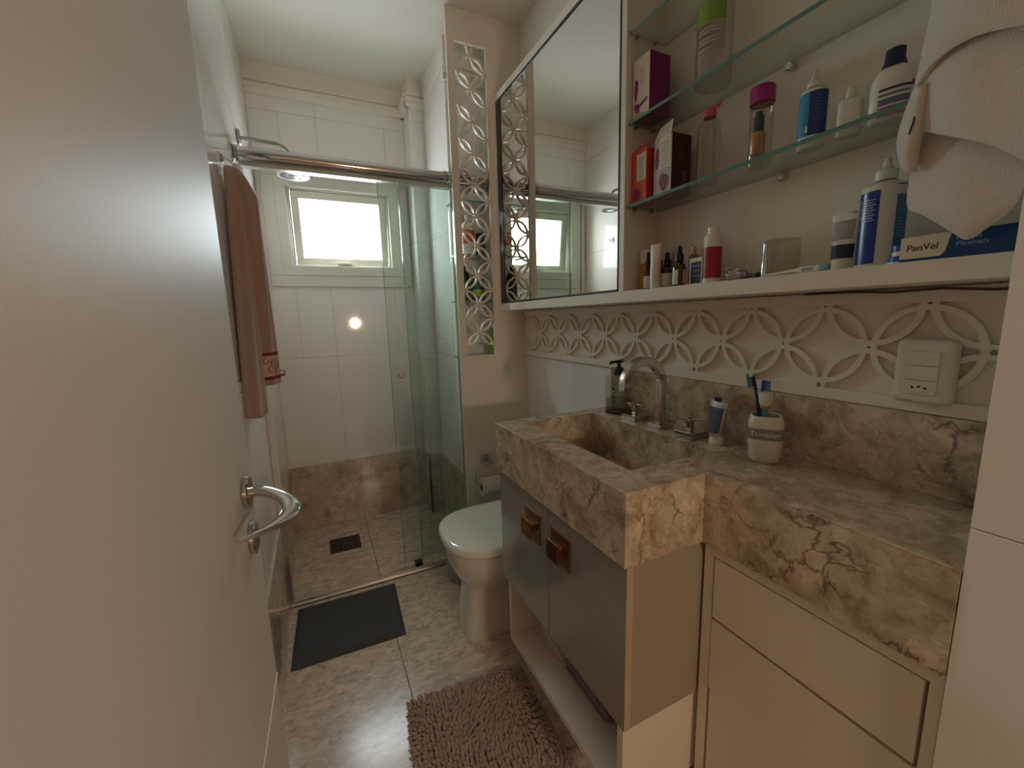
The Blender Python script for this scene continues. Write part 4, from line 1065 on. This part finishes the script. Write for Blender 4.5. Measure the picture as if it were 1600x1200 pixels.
box('display', -0.0064, -0.006, -0.012, 0.008, -0.0025, 0.0035, mat('lcd_grey', '#9aa39a', 0.3), th_, world=False)
box('button', -0.0055, 0.0055, -0.036, -0.0222, -0.0055, 0.0052, mat('teal_plastic2', '#6fa3a8', 0.4), th_, 0.002, world=False)
# white tube with navy band
t4 = thing('ointment_tube', 'white tube with navy band and barcode standing behind the large solution bottle', 'tube', (0.935, 0.470, zb), 0.05)
lathe('cap', [(0, 0), (0.0165, 0), (0.0165, 0.026), (0, 0.026)], PLAS, t4)
squeeze_tube('tube_body', 0.0175, 0.026, 0.112, 0.0225, PLAS, t4)
front_patch('navy_band', 0.0175, 0.0225, 0.026, 0.112, 0.0, 0.30, 1.5, mat('navy_print', '#23264a', 0.5), t4)
front_patch('grey_panel', 0.0175, 0.0225, 0.026, 0.112, 0.40, 0.82, 1.1, mat('grey_print', '#a39a92', 0.5, var=0.1, vscale=300), t4)
box('crimp', -0.0016, 0.0016, -0.0232, 0.0232, 0.111, 0.120, PLAS, t4, world=False)
for i in range(7): box('barcode', -0.0022, -0.0017, -0.004 - i * 0.0023, -0.0028 - i * 0.0023, 0.1045, 0.111, INK, t4, world=False)
# large contact lens solution bottle
NAVY = mat('royal_navy_label', '#173a86', 0.25); TBL = mat('teal_blue_label', '#1f6a94', 0.35); MILK = mat('milky_plastic', '#d8d6c8', 0.35)
sb = bottle('solution_bottle', 'large milky contact lens solution bottle with navy and teal labels', 'bottle', (0.905, 0.400, zb), [(0, 0), (0.030, 0), (0.0315, .002), (0.0315, 0.128), (0.029, 0.136), (0.018, 0.142), (0.0145, 0.144), (0, 0.144)], MILK,
            [(0.0155, 0.1442), (0.0155, 0.160), (0.010, 0.163), (0.0065, 0.168), (0.005, 0.180), (0, 0.181)], MILK,
            [(0.007, 0.127, NAVY, PI * 0.60, PI * 1.02), (0.007, 0.133, TBL, PI * 1.25, PI * 1.64)], sx=0.82, sy=1.0, rz=0.15)
for i in range(9):
    lathe('print_line', [(0.0322, 0.112 - i * 0.0042), (0.0322, 0.113 - i * 0.0042)], LABW, sb, sx=0.82, a0=PI * (0.70 + 0.02 * (i % 3)), a1=PI * (0.97 - 0.03 * (i % 2)), seg=10)
for i in range(16):
    lathe('print_line', [(0.0322, 0.120 - i * 0.0048), (0.0322, 0.1207 - i * 0.0048)], mat('pale_blue_ink', '#8fb3c9', 0.5), sb, sx=0.82, a0=PI * 1.29, a1=PI * (1.50 - 0.02 * (i % 3)), seg=8)
# lens case
lc = thing('lens_case', 'blue and white round lens case beside the swab box', 'lens case', (0.870, 0.350, zb))
BLU = mat('blue_cap', '#1c4aa8', 0.3)
lathe('lower_cap', [(0, 0), (0.0195, 0), (0.0195, 0.003), (0, 0.003)], PLAS, lc)
lathe('lower_blue', [(0.0185, 0.0032), (0.0185, 0.010), (0.015, 0.012), (0, 0.012)], BLU, lc)
lathe('middle', [(0.0145, 0.0122), (0.0145, 0.019), (0, 0.019)], PLAS, lc)
lathe('upper_cap', [(0.0155, 0.0192), (0.0155, 0.028), (0.0135, 0.030), (0, 0.030)], BLU, lc)
# cotton swab box
px0, px1 = 0.838, 0.872
sbx = thing('swab_box', 'long blue cotton swab box with white name panel on the shelf edge', 'box', (px0, 0.27, zb))
by0, by1, bh = 0.2015, 0.342, 0.036
DBL = mat('dark_blue_carton', '#173f70', 0.4, var=0.12, vscale=25)
box('carton', px0, px1, by0, by1, zb, zb + bh, DBL, sbx, 0.0006, seg=1)
bm = bmesh.new()
pf = px0 - 0.0003
vs = [bm.verts.new(p) for p in ((pf, by1, zb + 0.004), (pf, by1, zb + bh), (pf, by1 - 0.057, zb + bh), (pf, by1 - 0.052, zb + 0.010), (pf, by1 - 0.047, zb + 0.004))]
vb = [bm.verts.new(v.co + Vector((0.0003, 0, 0))) for v in vs]
bm.faces.new(vs)
for j in range(5): bm.faces.new((vs[j], vs[(j + 1) % 5], vb[(j + 1) % 5], vb[j]))
link('name_panel', bm_mesh(bm, 'name_panel'), mat('cream_carton', '#d8cab8', 0.5), sbx)
# text faces -x : local x -> -y, local y -> z
def face_mx(x, y, z): 
    m_ = Matrix(((0, 0, -1), (-1, 0, 0), (0, 1, 0))).to_4x4(); m_.translation = Vector((x, y, z)); return m_
lo = wloc(sbx)
text('name_lettering', 'PanVel', 0.0135, mat('black_ink', '#17171d', 0.5), sbx, face_mx(pf - 0.0003 - lo.x, by1 - 0.026 - lo.y, zb + 0.019 - lo.z))
text('product_lettering', 'Hastes', 0.0095, mat('pale_blue_ink', '#8fb3c9', 0.5), sbx, face_mx(pf - lo.x, by1 - 0.075 - lo.y, zb + 0.027 - lo.z))
text('product_lettering', 'Flexíveis', 0.0095, mat('pale_blue_ink', '#8fb3c9', 0.5), sbx, face_mx(pf - lo.x, by1 - 0.079 - lo.y, zb + 0.018 - lo.z))
# ---------------------------------------------------------------- things on the lower glass shelf
z1 = ZG[0] + 0.0004
def carton(name, label, loc, dx, dy, h, front, side, rz=0.0):
    """carton: front faces the room (-x), side faces the doorway (-y)"""
    t = thing(name, label, 'box', loc, rz)
    o = box('carton', -dx, dx, -dy, dy, 0, h, side, t, 0.0006, world=False, seg=1)
    box('front_print', -dx - 0.0003, -dx, -dy + 0.0006, dy - 0.0006, 0.0006, h - 0.0006, front, t, world=False)
    return t
def blob(parent, x, yc, zc, ry, rz_, m, rot=0.0, n=18):
    bm = bmesh.new(); vs = []
    for i in range(n):
        a = 2 * PI * i / n; r = 1 + 0.18 * math.sin(2 * a + 1) + 0.08 * math.sin(3 * a)
        y, z = ry * r * math.cos(a), rz_ * r * math.sin(a)
        vs.append(bm.verts.new((x, yc + y * math.cos(rot) - z * math.sin(rot), zc + y * math.sin(rot) + z * math.cos(rot))))
    bm.faces.new(vs)
    ex = bmesh.ops.extrude_face_region(bm, geom=bm.faces[:])
    bmesh.ops.translate(bm, verts=[v for v in ex['geom'] if isinstance(v, bmesh.types.BMVert)], vec=(0.0002, 0, 0))
    return link('printed_shape', bm_mesh(bm, 'printed_shape'), m, parent, False)
ORA = mat('orange_carton', '#cf4a1c', 0.45, var=0.1, vscale=30); CRM = mat('cream_carton2', '#d9cbb6', 0.5)
oc = carton('cosmetic_carton', 'orange carton with white text panel on the lower glass shelf', (0.890, 0.955, z1), 0.030, 0.030, 0.138, ORA, ORA)
box('text_panel', -0.0308, -0.0303, -0.027, 0.008, 0.058, 0.128, CRM, oc, world=False); lines(oc, 9, -0.0309, -0.020, 0.003, 0.116, 0.0065, INK)
bm = bmesh.new()   # sloping flap on top
vs = [bm.verts.new(p) for p in ((-0.030, -0.029, 0.138), (-0.030, 0.029, 0.138), (0.0, 0.029, 0.164), (0.0, -0.029, 0.164))]
vb = [bm.verts.new(v.co + Vector((0.0006, 0, -0.0006))) for v in vs]
bm.faces.new(vs); bm.faces.new(vb)
for j in range(4): bm.faces.new((vs[j], vs[(j + 1) % 4], vb[(j + 1) % 4], vb[j]))
link('flap', bm_mesh(bm, 'flap'), ORA, oc, False)
blob(oc, -0.0307, 0.006, 0.022, 0.014, 0.018, mat('magenta_print', '#8f1d4a', 0.5), 0.5)
WINE = mat('wine_carton', '#3a0f18', 0.45); WINE2 = mat('wine_print', '#7d2a3c', 0.5); GRYP = mat('pale_grey_print', '#b9b2a6', 0.5)
wc = carton('cosmetic_carton', 'dark wine carton with opened white flap on the lower glass shelf', (0.905, 0.878, z1), 0.034, 0.031, 0.148, GRYP, WINE)
box('text_panel', -0.0348, -0.0343, -0.026, 0.012, 0.068, 0.147, CRM, wc, world=False); lines(wc, 9, -0.0349, -0.020, 0.006, 0.130, 0.0068, INK)
blob(wc, -0.0346, -0.006, 0.034, 0.015, 0.024, WINE2, 0.2); blob(wc, -0.0346, 0.019, 0.098, 0.007, 0.030, WINE2, 0.1)
bm = bmesh.new()
vs = [bm.verts.new(p) for p in ((-0.034, -0.027, 0.148), (-0.034, 0.027, 0.148), (-0.020, 0.026, 0.178), (-0.020, -0.020, 0.186))]
vb = [bm.verts.new(v.co + Vector((0.0006, 0, 0))) for v in vs]
bm.faces.new(vs); bm.faces.new(vb)
for j in range(4): bm.faces.new((vs[j], vs[(j + 1) % 4], vb[(j + 1) % 4], vb[j]))
link('flap', bm_mesh(bm, 'flap'), CRM, wc, False)
lines(wc, 5, -0.0311, -0.016, 0.010, 0.128, 0.010, mat('wine_grey_ink', '#6d4a4a', 0.6), axis='y')
for i in range(5): box('barcode', 0.002 + i * 0.004, 0.0045 + i * 0.004, -0.0314, -0.0311, 0.02, 0.06, bpy.data.materials['wine_grey_ink'], wc, world=False)

pk = bottle('spray_bottle', 'empty clear bottle with pink flip cap on the lower glass shelf', 'bottle', (0.905, 0.765, z1), body(0.026, 0.150, 0.16, 0.42, 0.03), CLEAR, [(0.012, 0.150), (0.0145, 0.151), (0.0145, 0.163), (0.010, 0.170), (0, 0.171)], mat('coral_pink_cap', '#d2556a', 0.4))
tube('flip_lid', [(0, 0, 0.166), (0.006, -0.016, 0.172), (0.010, -0.026, 0.180)], [0.008, 0.006, 0.002], bpy.data.materials['coral_pink_cap'], pk, 10, False, ry=[0.002, 0.002, 0.001])
lathe('rear_label', [(0.0257, 0.03), (0.0257, 0.118)], LABW, pk, a0=-0.95 + 2 * PI - 0.2, a1=2 * PI - 0.25, seg=12)
lathe('green_mark', [(0.0260, 0.098), (0.0260, 0.112)], mat('green_print', '#4b7a46', 0.5), pk, a0=2 * PI - 1.1, a1=2 * PI - 0.35, seg=8)
lathe('black_mark', [(0.0260, 0.052), (0.0260, 0.072)], INK, pk, a0=2 * PI - 1.1, a1=2 * PI - 0.5, seg=8)
mg = bottle('clear_tumbler_bottle', 'clear bottle with magenta cap holding a foundation flask', 'bottle', (0.915, 0.640, z1), [(0.0, 0.0), (0.023, 0.0), (0.0245, 0.003), (0.0245, 0.122), (0.021, 0.128), (0, 0.128)], CLEAR, [(0, 0.1282), (0.0245, 0.1282), (0.0245, 0.158), (0.0225, 0.161), (0, 0.161)], mat('magenta_cap', '#9c1f72', 0.35), sx=0.8)
fd = thing('foundation_flask', 'tan foundation flask with black pump cap inside the clear bottle', 'flask', (0.909, 0.641, z1 + 0.026))
lathe('flask', [(0, 0), (0.0135, 0), (0.0145, 0.002), (0.0145, 0.044), (0.009, 0.047), (0, 0.047)], mat('foundation_tan', '#b98254', 0.2), fd)
lathe('pump_cap', [(0, 0.0472), (0.0105, 0.0472), (0.0105, 0.075), (0.007, 0.080), (0.007, 0.086), (0, 0.086)], BLACK, fd)
lathe('stand', [(0.010, -0.0258), (0.013, -0.0258), (0.013, -0.0002), (0.010, -0.0002)], CLEAR, fd)
LBL = mat('light_blue_label', '#2f86b4', 0.4); DBL2 = mat('deep_blue_label', '#163a72', 0.4, var=0.08, vscale=200)
bb = bottle('solution_bottle', 'small contact lens solution bottle with two-tone blue wrap label', 'bottle', (0.915, 0.535, z1), [(0, 0), (0.022, 0), (0.0235, .002), (0.0235, 0.100), (0.021, 0.106), (0.013, 0.110), (0, 0.110)], MILK,
            [(0.0125, 0.1102), (0.0125, 0.120), (0.007, 0.126), (0.0035, 0.142), (0, 0.143)], MILK, [(0.022, 0.100, LBL, PI * 0.65, PI * 1.03), (0.022, 0.100, DBL2, PI * 1.03, PI * 1.95)], sx=0.8, rz=0.1)
for i in range(8): lathe('print_line', [(0.0243, 0.090 - i * 0.006), (0.0243, 0.0908 - i * 0.006)], mat('dim_blue_ink', '#4f74a0', 0.5), bb, sx=0.8, a0=PI * 1.14, a1=PI * (1.45 - 0.04 * (i % 3)), seg=8)
lathe('round_mark', [(0.0243, 0.028), (0.0243, 0.040)], LABW, bb, sx=0.8, a0=PI * 0.97, a1=PI * 1.02, seg=4)
sqd = thing('eye_drop_bottle', 'plain white square dropper bottle without label on the lower glass shelf', 'bottle', (0.915, 0.470, z1), 0.2)
lathe('body', [(0, 0), (0.0165, 0), (0.0175, .002), (0.0175, 0.058), (0.015, 0.062), (0.009, 0.064), (0, 0.064)], MILK, sqd, power=4, sx=0.75)
lathe('cap', [(0.0085, 0.0642), (0.0085, 0.070), (0.0068, 0.080), (0.005, 0.083), (0, 0.083)], MILK, sqd)
nc = thing('baby_oil_bottle', 'white rounded bottle with navy cap and printed label on the lower glass shelf', 'bottle', (0.915, 0.410, z1), 0.25)
lathe('body', [(0, 0), (0.026, 0), (0.0285, .003), (0.0285, 0.058), (0.027, 0.068), (0.021, 0.080), (0.014, 0.086), (0, 0.086)], PLAS, nc, sx=0.62, power=2.6)
lathe('cap', [(0, 0.0862), (0.0165, 0.0862), (0.0135, 0.096), (0.0130, 0.112), (0.010, 0.114), (0, 0.114)], mat('navy_cap', '#15173f', 0.35), nc, sx=0.8)
for i, (zz, hh, mm_) in enumerate(((0.046, 0.004, INK), (0.038, 0.0035, mat('slate_print', '#6c7090', 0.5)), (0.024, 0.010, mat('slate_print', '#6c7090', 0.5)), (0.018, 0.003, mat('rose_print', '#a8566c', 0.5)), (0.006, 0.005, mat('rose_print', '#a8566c', 0.5)))):
    lathe('print_line', [(0.0290, zz), (0.0290, zz + hh)], mm_, nc, sx=0.62, power=2.6, a0=PI * 0.85, a1=PI * (1.30 if i else 1.4), seg=10)
lathe('red_mark', [(0.0290, 0.046), (0.0290, 0.054)], mat('red_print', '#b03a52', 0.5), nc, sx=0.62, power=2.6, a0=PI * 1.32, a1=PI * 1.55, seg=8)
cm = thing('hair_comb', 'black comb lying on the glass shelf behind the white towel', 'comb', (0.90, 0.30, z1))
box('spine', -0.012, 0.012, -0.055, 0.055, 0.0, 0.004, BLACK, cm, 0.001, world=False)
for i in range(14): box('tooth', -0.030, -0.012, -0.052 + i * 0.0078, -0.049 + i * 0.0078, 0.0008, 0.0032, BLACK, cm, world=False)
# ---------------------------------------------------------------- things on the middle glass shelf
z2 = ZG[1] + 0.0004
PUR = mat('magenta_carton', '#7a1163', 0.45)
pc = carton('cosmetic_carton', 'tall magenta and white carton on the middle glass shelf', (0.895, 0.952, z2), 0.036, 0.032, 0.152, CRM, PUR)
blob(pc, -0.0366, 0.018, 0.075, 0.006, 0.032, PUR, 0.1); blob(pc, -0.0366, 0.014, 0.028, 0.008, 0.016, PUR, -0.3); blob(pc, -0.0366, -0.008, 0.036, 0.018, 0.005, PUR, -0.35)
blob(pc, -0.0364, 0.004, 0.008, 0.018, 0.007, mat('peach_print', '#caa07c', 0.5), 0.1)
lines(pc, 5, -0.0365, -0.014, 0.006, 0.118, 0.008, INK)
box('print_block', 0.006, 0.026, -0.0264, -0.0261, 0.108, 0.128, mat('violet_print', '#98448a', 0.5), pc, world=False)
gb = bottle('cotton_bottle', 'large clear bottle with green and white label on the middle glass shelf', 'bottle', (0.910, 0.765, z2), body(0.040, 0.190, 0.12, 0.5, 0.04), CLEAR, cyl(0.022, 0.190, 0.212), mat('green_cap', '#6f9a2f', 0.4),
            [(0.120, 0.165, mat('lime_label', '#7fa23a', 0.5), PI * 0.85, PI * 1.40), (0.060, 0.1195, glass('pale_print_film', '#e9e4d8'), PI * 0.85, PI * 1.40)])
for i in range(8): lathe('print_line', [(0.0407, 0.114 - i * 0.007), (0.0407, 0.1155 - i * 0.007)], INK if i % 3 == 0 else LABW, gb, a0=PI * 0.92, a1=PI * (1.18 + 0.05 * (i % 3)), seg=10)

# ---------------------------------------------------------------- bath mat and rug
bmo = thing('bath_mat', 'charcoal rectangular bath mat in front of the shower', 'mat', (0.015, 1.70, 0.0))
def soft_slab(name, corners, z0, hgt, m, parent, n=24, wave=0.003):
    (ax, ay), (bx, by), (cx2, cy2), (dx, dy) = corners
    bm = bmesh.new(); top = []; bot = []
    for i in range(n + 1):
        rt, rb = [], []
        for j in range(n + 1):
            u, v = i / n, j / n
            x = (1 - u) * (1 - v) * ax + u * (1 - v) * bx + u * v * cx2 + (1 - u) * v * dx
            y = (1 - u) * (1 - v) * ay + u * (1 - v) * by + u * v * cy2 + (1 - u) * v * dy
            e = min(u, 1 - u, v, 1 - v)
            hh = hgt * (1 - max(0, 1 - e * 22) ** 2 * 0.75) + wave * 0.5 * (math.sin(x * 23) * math.cos(y * 19))
            rt.append(bm.verts.new((x, y, z0 + max(0.002, hh)))); rb.append(bm.verts.new((x, y, z0)))
        top.append(rt); bot.append(rb)
    for i in range(n):
        for j in range(n):
            bm.faces.new((top[i][j], top[i + 1][j], top[i + 1][j + 1], top[i][j + 1])); bm.faces.new((bot[i][j], bot[i][j + 1], bot[i + 1][j + 1], bot[i + 1][j]))
    for k in range(n):
        for A_, B_ in ((0, 0),):
            bm.faces.new((top[k][0], bot[k][0], bot[k + 1][0], top[k + 1][0])); bm.faces.new((top[k][n], top[k + 1][n], bot[k + 1][n], bot[k][n]))
            bm.faces.new((top[0][k], top[0][k + 1], bot[0][k + 1], bot[0][k])); bm.faces.new((top[n][k], bot[n][k], bot[n][k + 1], top[n][k + 1]))
    me = bm_mesh(bm, name); smooth_by_angle(me, 60); return link(name, me, m, parent)
soft_slab('pad', [(-0.190, 1.528), (0.219, 1.518), (0.234, 1.868), (-0.176, 1.878)], 0.0004, 0.012, MATG, bmo)
rg = thing('shaggy_rug', 'brown shaggy chenille rug on the floor beside the vanity', 'rug', (0.34, 0.95, 0.0))
RC = [(0.118, 0.700), (0.530, 0.640), (0.553, 1.165), (0.160, 1.200)]
soft_slab('backing', RC, 0.0004, 0.010, RUGB, rg, 16, 0.0)
# chenille loops: many short fat tufts, one mesh
bm = bmesh.new()
verts, faces = [], []
nu, nv_ = 36, 47
rnd = random.Random(3)
tpl = []
for k in range(5):
    a = 2 * PI * k / 5; tpl.append((math.cos(a), math.sin(a)))
for i in range(nu):
    for j in range(nv_):
        u = (i + 0.5 + rnd.uniform(-.25, .25)) / nu; v = (j + 0.5 + rnd.uniform(-.2, .2)) / nv_
        (ax, ay), (bx, by), (cx2, cy2), (dx, dy) = RC
        x = (1 - u) * (1 - v) * ax + u * (1 - v) * bx + u * v * cx2 + (1 - u) * v * dx
        y = (1 - u) * (1 - v) * ay + u * (1 - v) * by + u * v * cy2 + (1 - u) * v * dy
        fl_ = math.sin(u * 5.0 + v * 3.1) + 0.6 * math.sin(v * 9 - u * 4)
        ang = 2.2 + 1.1 * fl_ + rnd.uniform(-.3, .3)
        L_ = rnd.uniform(0.016, 0.022); lean = rnd.uniform(0.35, 0.75); r = rnd.uniform(0.0048, 0.0058)
        hgt = rnd.uniform(0.016, 0.024)
        base_i = len(verts)
        p0 = Vector((x, y, 0.007)); p2 = Vector((x + math.cos(ang) * L_ * lean, y + math.sin(ang) * L_ * lean, hgt))
        p1 = p0 * 0.5 + p2 * 0.5 + Vector((0, 0, 0.005))
        for p, rr in ((p0, r), (p1, r * 1.15), (p2, r * 0.8)):
            for c, s in tpl: verts.append((p.x + rr * c, p.y + rr * s, p.z))
        verts.append((p2.x, p2.y, p2.z + r * 0.7))
        for q in range(2):
            for k in range(5):
                a0_, a1_ = base_i + q * 5 + k, base_i + q * 5 + (k + 1) % 5
                faces.append((a0_, a1_, a1_ + 5, a0_ + 5))
        for k in range(5): faces.append((base_i + 10 + k, base_i + 10 + (k + 1) % 5, base_i + 15))
bm.free()
me = bpy.data.meshes.new('pile'); me.from_pydata(verts, [], faces); me.update()
for p in me.polygons: p.use_smooth = True
tag(link('pile', me, RUG, rg), kind='stuff')

# ---------------------------------------------------------------- towels
def sheet(name, fn, nu, nv_, m, parent, thick=0.004, mats=None):
    bm = bmesh.new(); g = [[bm.verts.new(fn(i / nu, j / nv_)) for j in range(nv_ + 1)] for i in range(nu + 1)]
    for i in range(nu):
        for j in range(nv_): 
            f = bm.faces.new((g[i][j], g[i + 1][j], g[i + 1][j + 1], g[i][j + 1]))
            if mats: f.material_index = mats((i + .5) / nu, (j + .5) / nv_)
    bmesh.ops.recalc_face_normals(bm, faces=bm.faces)
    me = bpy.data.meshes.new(name); bm.to_mesh(me); bm.free()
    for p in me.polygons: p.use_smooth = True
    o = link(name, me, m, parent)
    md = o.modifiers.new('thickness', 'SOLIDIFY'); md.thickness = thick; md.offset = 0
    return o
pt_ = thing('pink_towel', 'dusty pink bath towel hanging from a wall hook beside the shower', 'towel', (-0.165, 1.60, 0.96))
def lerp(a, b, t): return a + (b - a) * t
def pink(part):
    ztop = 1.722
    def fn(u, v):
        zb_ = 0.965 if part == 0 else 1.035
        z = ztop + (zb_ - ztop) * v - (0.015 * math.sin(u * PI) if part == 0 else 0.0) * v
        sp = min(1.0, v / 0.13) ** 0.6                       # opens quickly below the hook
        if part == 0:                                        # leaf against the wall, towards the door
            a = Vector((-0.2045, lerp(1.600, 1.405, v ** 0.7), z)); b = Vector((lerp(-0.186, -0.166, sp), lerp(1.606, 1.560, v), z))
            p = a.lerp(b, u); p.x += 0.012 * math.sin(u * PI) * sp + 0.003 * math.sin(u * 14 + v * 3) * sp
        else:                                                # thick leaf towards the shower, with the hem
            w0 = Vector((lerp(-0.186, -0.166, sp), lerp(1.608, 1.568, v), z)); w1 = Vector((lerp(-0.180, -0.126, sp), lerp(1.612, 1.640, v), z)); w2 = Vector((-0.198, lerp(1.622, 1.76, sp), z))
            if u < 0.5: q = u / 0.5; p = w0.lerp(w1, q); p.x += 0.006 * math.sin(q * PI) * sp; p.y -= 0.008 * math.sin(q * PI) * sp
            else: q = (u - 0.5) / 0.5; p = w1.lerp(w2, q); p.x += 0.012 * math.sin(q * PI) * sp
            p.x += 0.002 * math.sin(u * 20 + v * 4) * sp
        return p
    return fn
sheet('rear_fold', pink(0), 18, 70, TOWELP, pt_, 0.007)
pf_ = sheet('front_fold', pink(1), 28, 120, TOWELP, pt_, 0.007, lambda u, v: (1 if (0.845 < v < 0.856 or 0.962 < v < 0.973) else 2 if 0.856 <= v <= 0.955 else 0))
pf_.data.materials.append(TOWELR); pf_.data.materials.append(TOWELC)
for i in range(5):
    a = i * 1.3; u = 0.10 + 0.08 * i; v = 0.88 + 0.014 * ((i * 3) % 5)
    base_ = pink(1)
    pts_ = []
    for q in range(7):
        uu = u + 0.055 * math.cos(a + q * 0.8); vv = v + 0.016 * math.sin(a + q * 0.8)
        p = base_(min(0.49, max(0.02, uu)), vv); pts_.append(p + Vector((0.0022, -0.0040, 0)))
    tube('embroidered_scroll', pts_, 0.0012, TOWELR, pf_, 6)
shk = thing('towel_hook', 'chrome wall hook carrying the pink towel beside the shower rail', 'hook', (XL, 1.61, 1.74))
disc('rosette', (XL, 1.612, 1.748), (1, 0, 0), 0.014, 0.005, CHROME, shk, 0.001)
tube('hook', [(XL + 0.004, 1.612, 1.748), (XL + 0.018, 1.612, 1.746), (XL + 0.028, 1.612, 1.738), (XL + 0.034, 1.611, 1.742), (XL + 0.037, 1.610, 1.752)], 0.0028, CHROME, shk, 10)

wt = thing('white_towel', 'crumpled off-white hand towel hanging in front of the shelves', 'towel', (0.78, 0.255, 1.33))
def wnode(u_, v_, x): return onX(u_, v_, x)
def wsheet(rows):
    """rows: list of lists of (px,py,x) points, bilinear-smooth"""
    R_, C_ = len(rows), len(rows[0])
    P_ = [[onX(a, b, c) for a, b, c in r] for r in rows]
    def cr(p0, p1, p2, p3, t): return 0.5 * ((2 * p1) + (-p0 + p2) * t + (2 * p0 - 5 * p1 + 4 * p2 - p3) * t * t + (-p0 + 3 * p1 - 3 * p2 + p3) * t ** 3)
    def line(pts, t):
        n = len(pts) - 1; k_ = min(int(t * n), n - 1); f = t * n - k_
        return cr(pts[max(k_ - 1, 0)], pts[k_], pts[k_ + 1], pts[min(k_ + 2, n)], f)
    return lambda u, v: line([line(r, u) for r in P_], v)
# under layer: pointed tail
sheet('under_layer', wsheet([
    [(1436, 150, 0.815), (1500, 140, 0.800), (1570, 130, 0.790), (1640, 125, 0.780)],
    [(1430, 240, 0.815), (1490, 235, 0.790), (1560, 240, 0.780), (1622, 240, 0.775)],
    [(1420, 318, 0.815), (1485, 320, 0.785), (1545, 318, 0.780), (1596, 305, 0.780)],
    [(1440, 330, 0.812), (1490, 352, 0.790), (1530, 350, 0.785), (1575, 330, 0.785)],
    [(1495, 362, 0.808), (1508, 371, 0.800), (1516, 371, 0.798), (1530, 360, 0.796)]]), 30, 40, TOWELW, wt, 0.006)
# middle layer with straight hem
sheet('middle_layer', wsheet([
    [(1462, 20, 0.790), (1510, 20, 0.775), (1570, 20, 0.765), (1650, 10, 0.755)],
    [(1445, 110, 0.785), (1500, 110, 0.760), (1565, 105, 0.752), (1650, 100, 0.745)],
    [(1440, 180, 0.790), (1490, 185, 0.760), (1560, 190, 0.748), (1645, 195, 0.740)],
    [(1440, 203, 0.792), (1495, 213, 0.762), (1555, 228, 0.750), (1640, 270, 0.742)]]), 30, 40, TOWELW, wt, 0.007)
# outer layer folded over
sheet('outer_layer', wsheet([
    [(1466, -60, 0.770), (1520, -60, 0.745), (1590, -60, 0.735), (1680, -60, 0.730)],
    [(1462, 0, 0.772), (1512, -10, 0.745), (1575, -15, 0.735), (1665, -20, 0.728)],
    [(1448, 70, 0.778), (1490, 50, 0.752), (1545, 30, 0.740), (1650, 10, 0.728)],
    [(1430, 150, 0.788), (1462, 98, 0.765), (1530, 54, 0.748), (1650, 30, 0.730)]]), 30, 40, TOWELW, wt, 0.008)
sheet('edge_roll', wsheet([
    [(1432, 140, 0.790), (1440, 135, 0.775), (1448, 128, 0.780)],
    [(1415, 185, 0.795), (1428, 190, 0.775), (1440, 195, 0.785)],
    [(1406, 225, 0.800), (1420, 232, 0.778), (1432, 236, 0.790)],
    [(1412, 258, 0.805), (1420, 266, 0.795), (1430, 268, 0.800)]]), 12, 24, TOWELW, wt, 0.008)
lo = tube('hanging_loop', [onX(1429, 182, 0.772), onX(1427, 192, 0.770), onX(1422, 204, 0.770), onX(1420, 210, 0.772)], 0.0012, BLACK, wt, 8)
# the peg that carries it
pg = thing('towel_peg', 'steel towel peg on the tiled wall return above the white towel', 'hook', (0.765, YBK, 2.00))
disc('rosette', (0.765, YBK, 2.00), (0, 1, 0), 0.020, 0.006, CHROME, pg, 0.002)
tube('prong', [(0.765, YBK + 0.005, 2.00), (0.765, YBK + 0.045, 2.00), (0.765, YBK + 0.062, 2.012)], 0.005, CHROME, pg, 12)
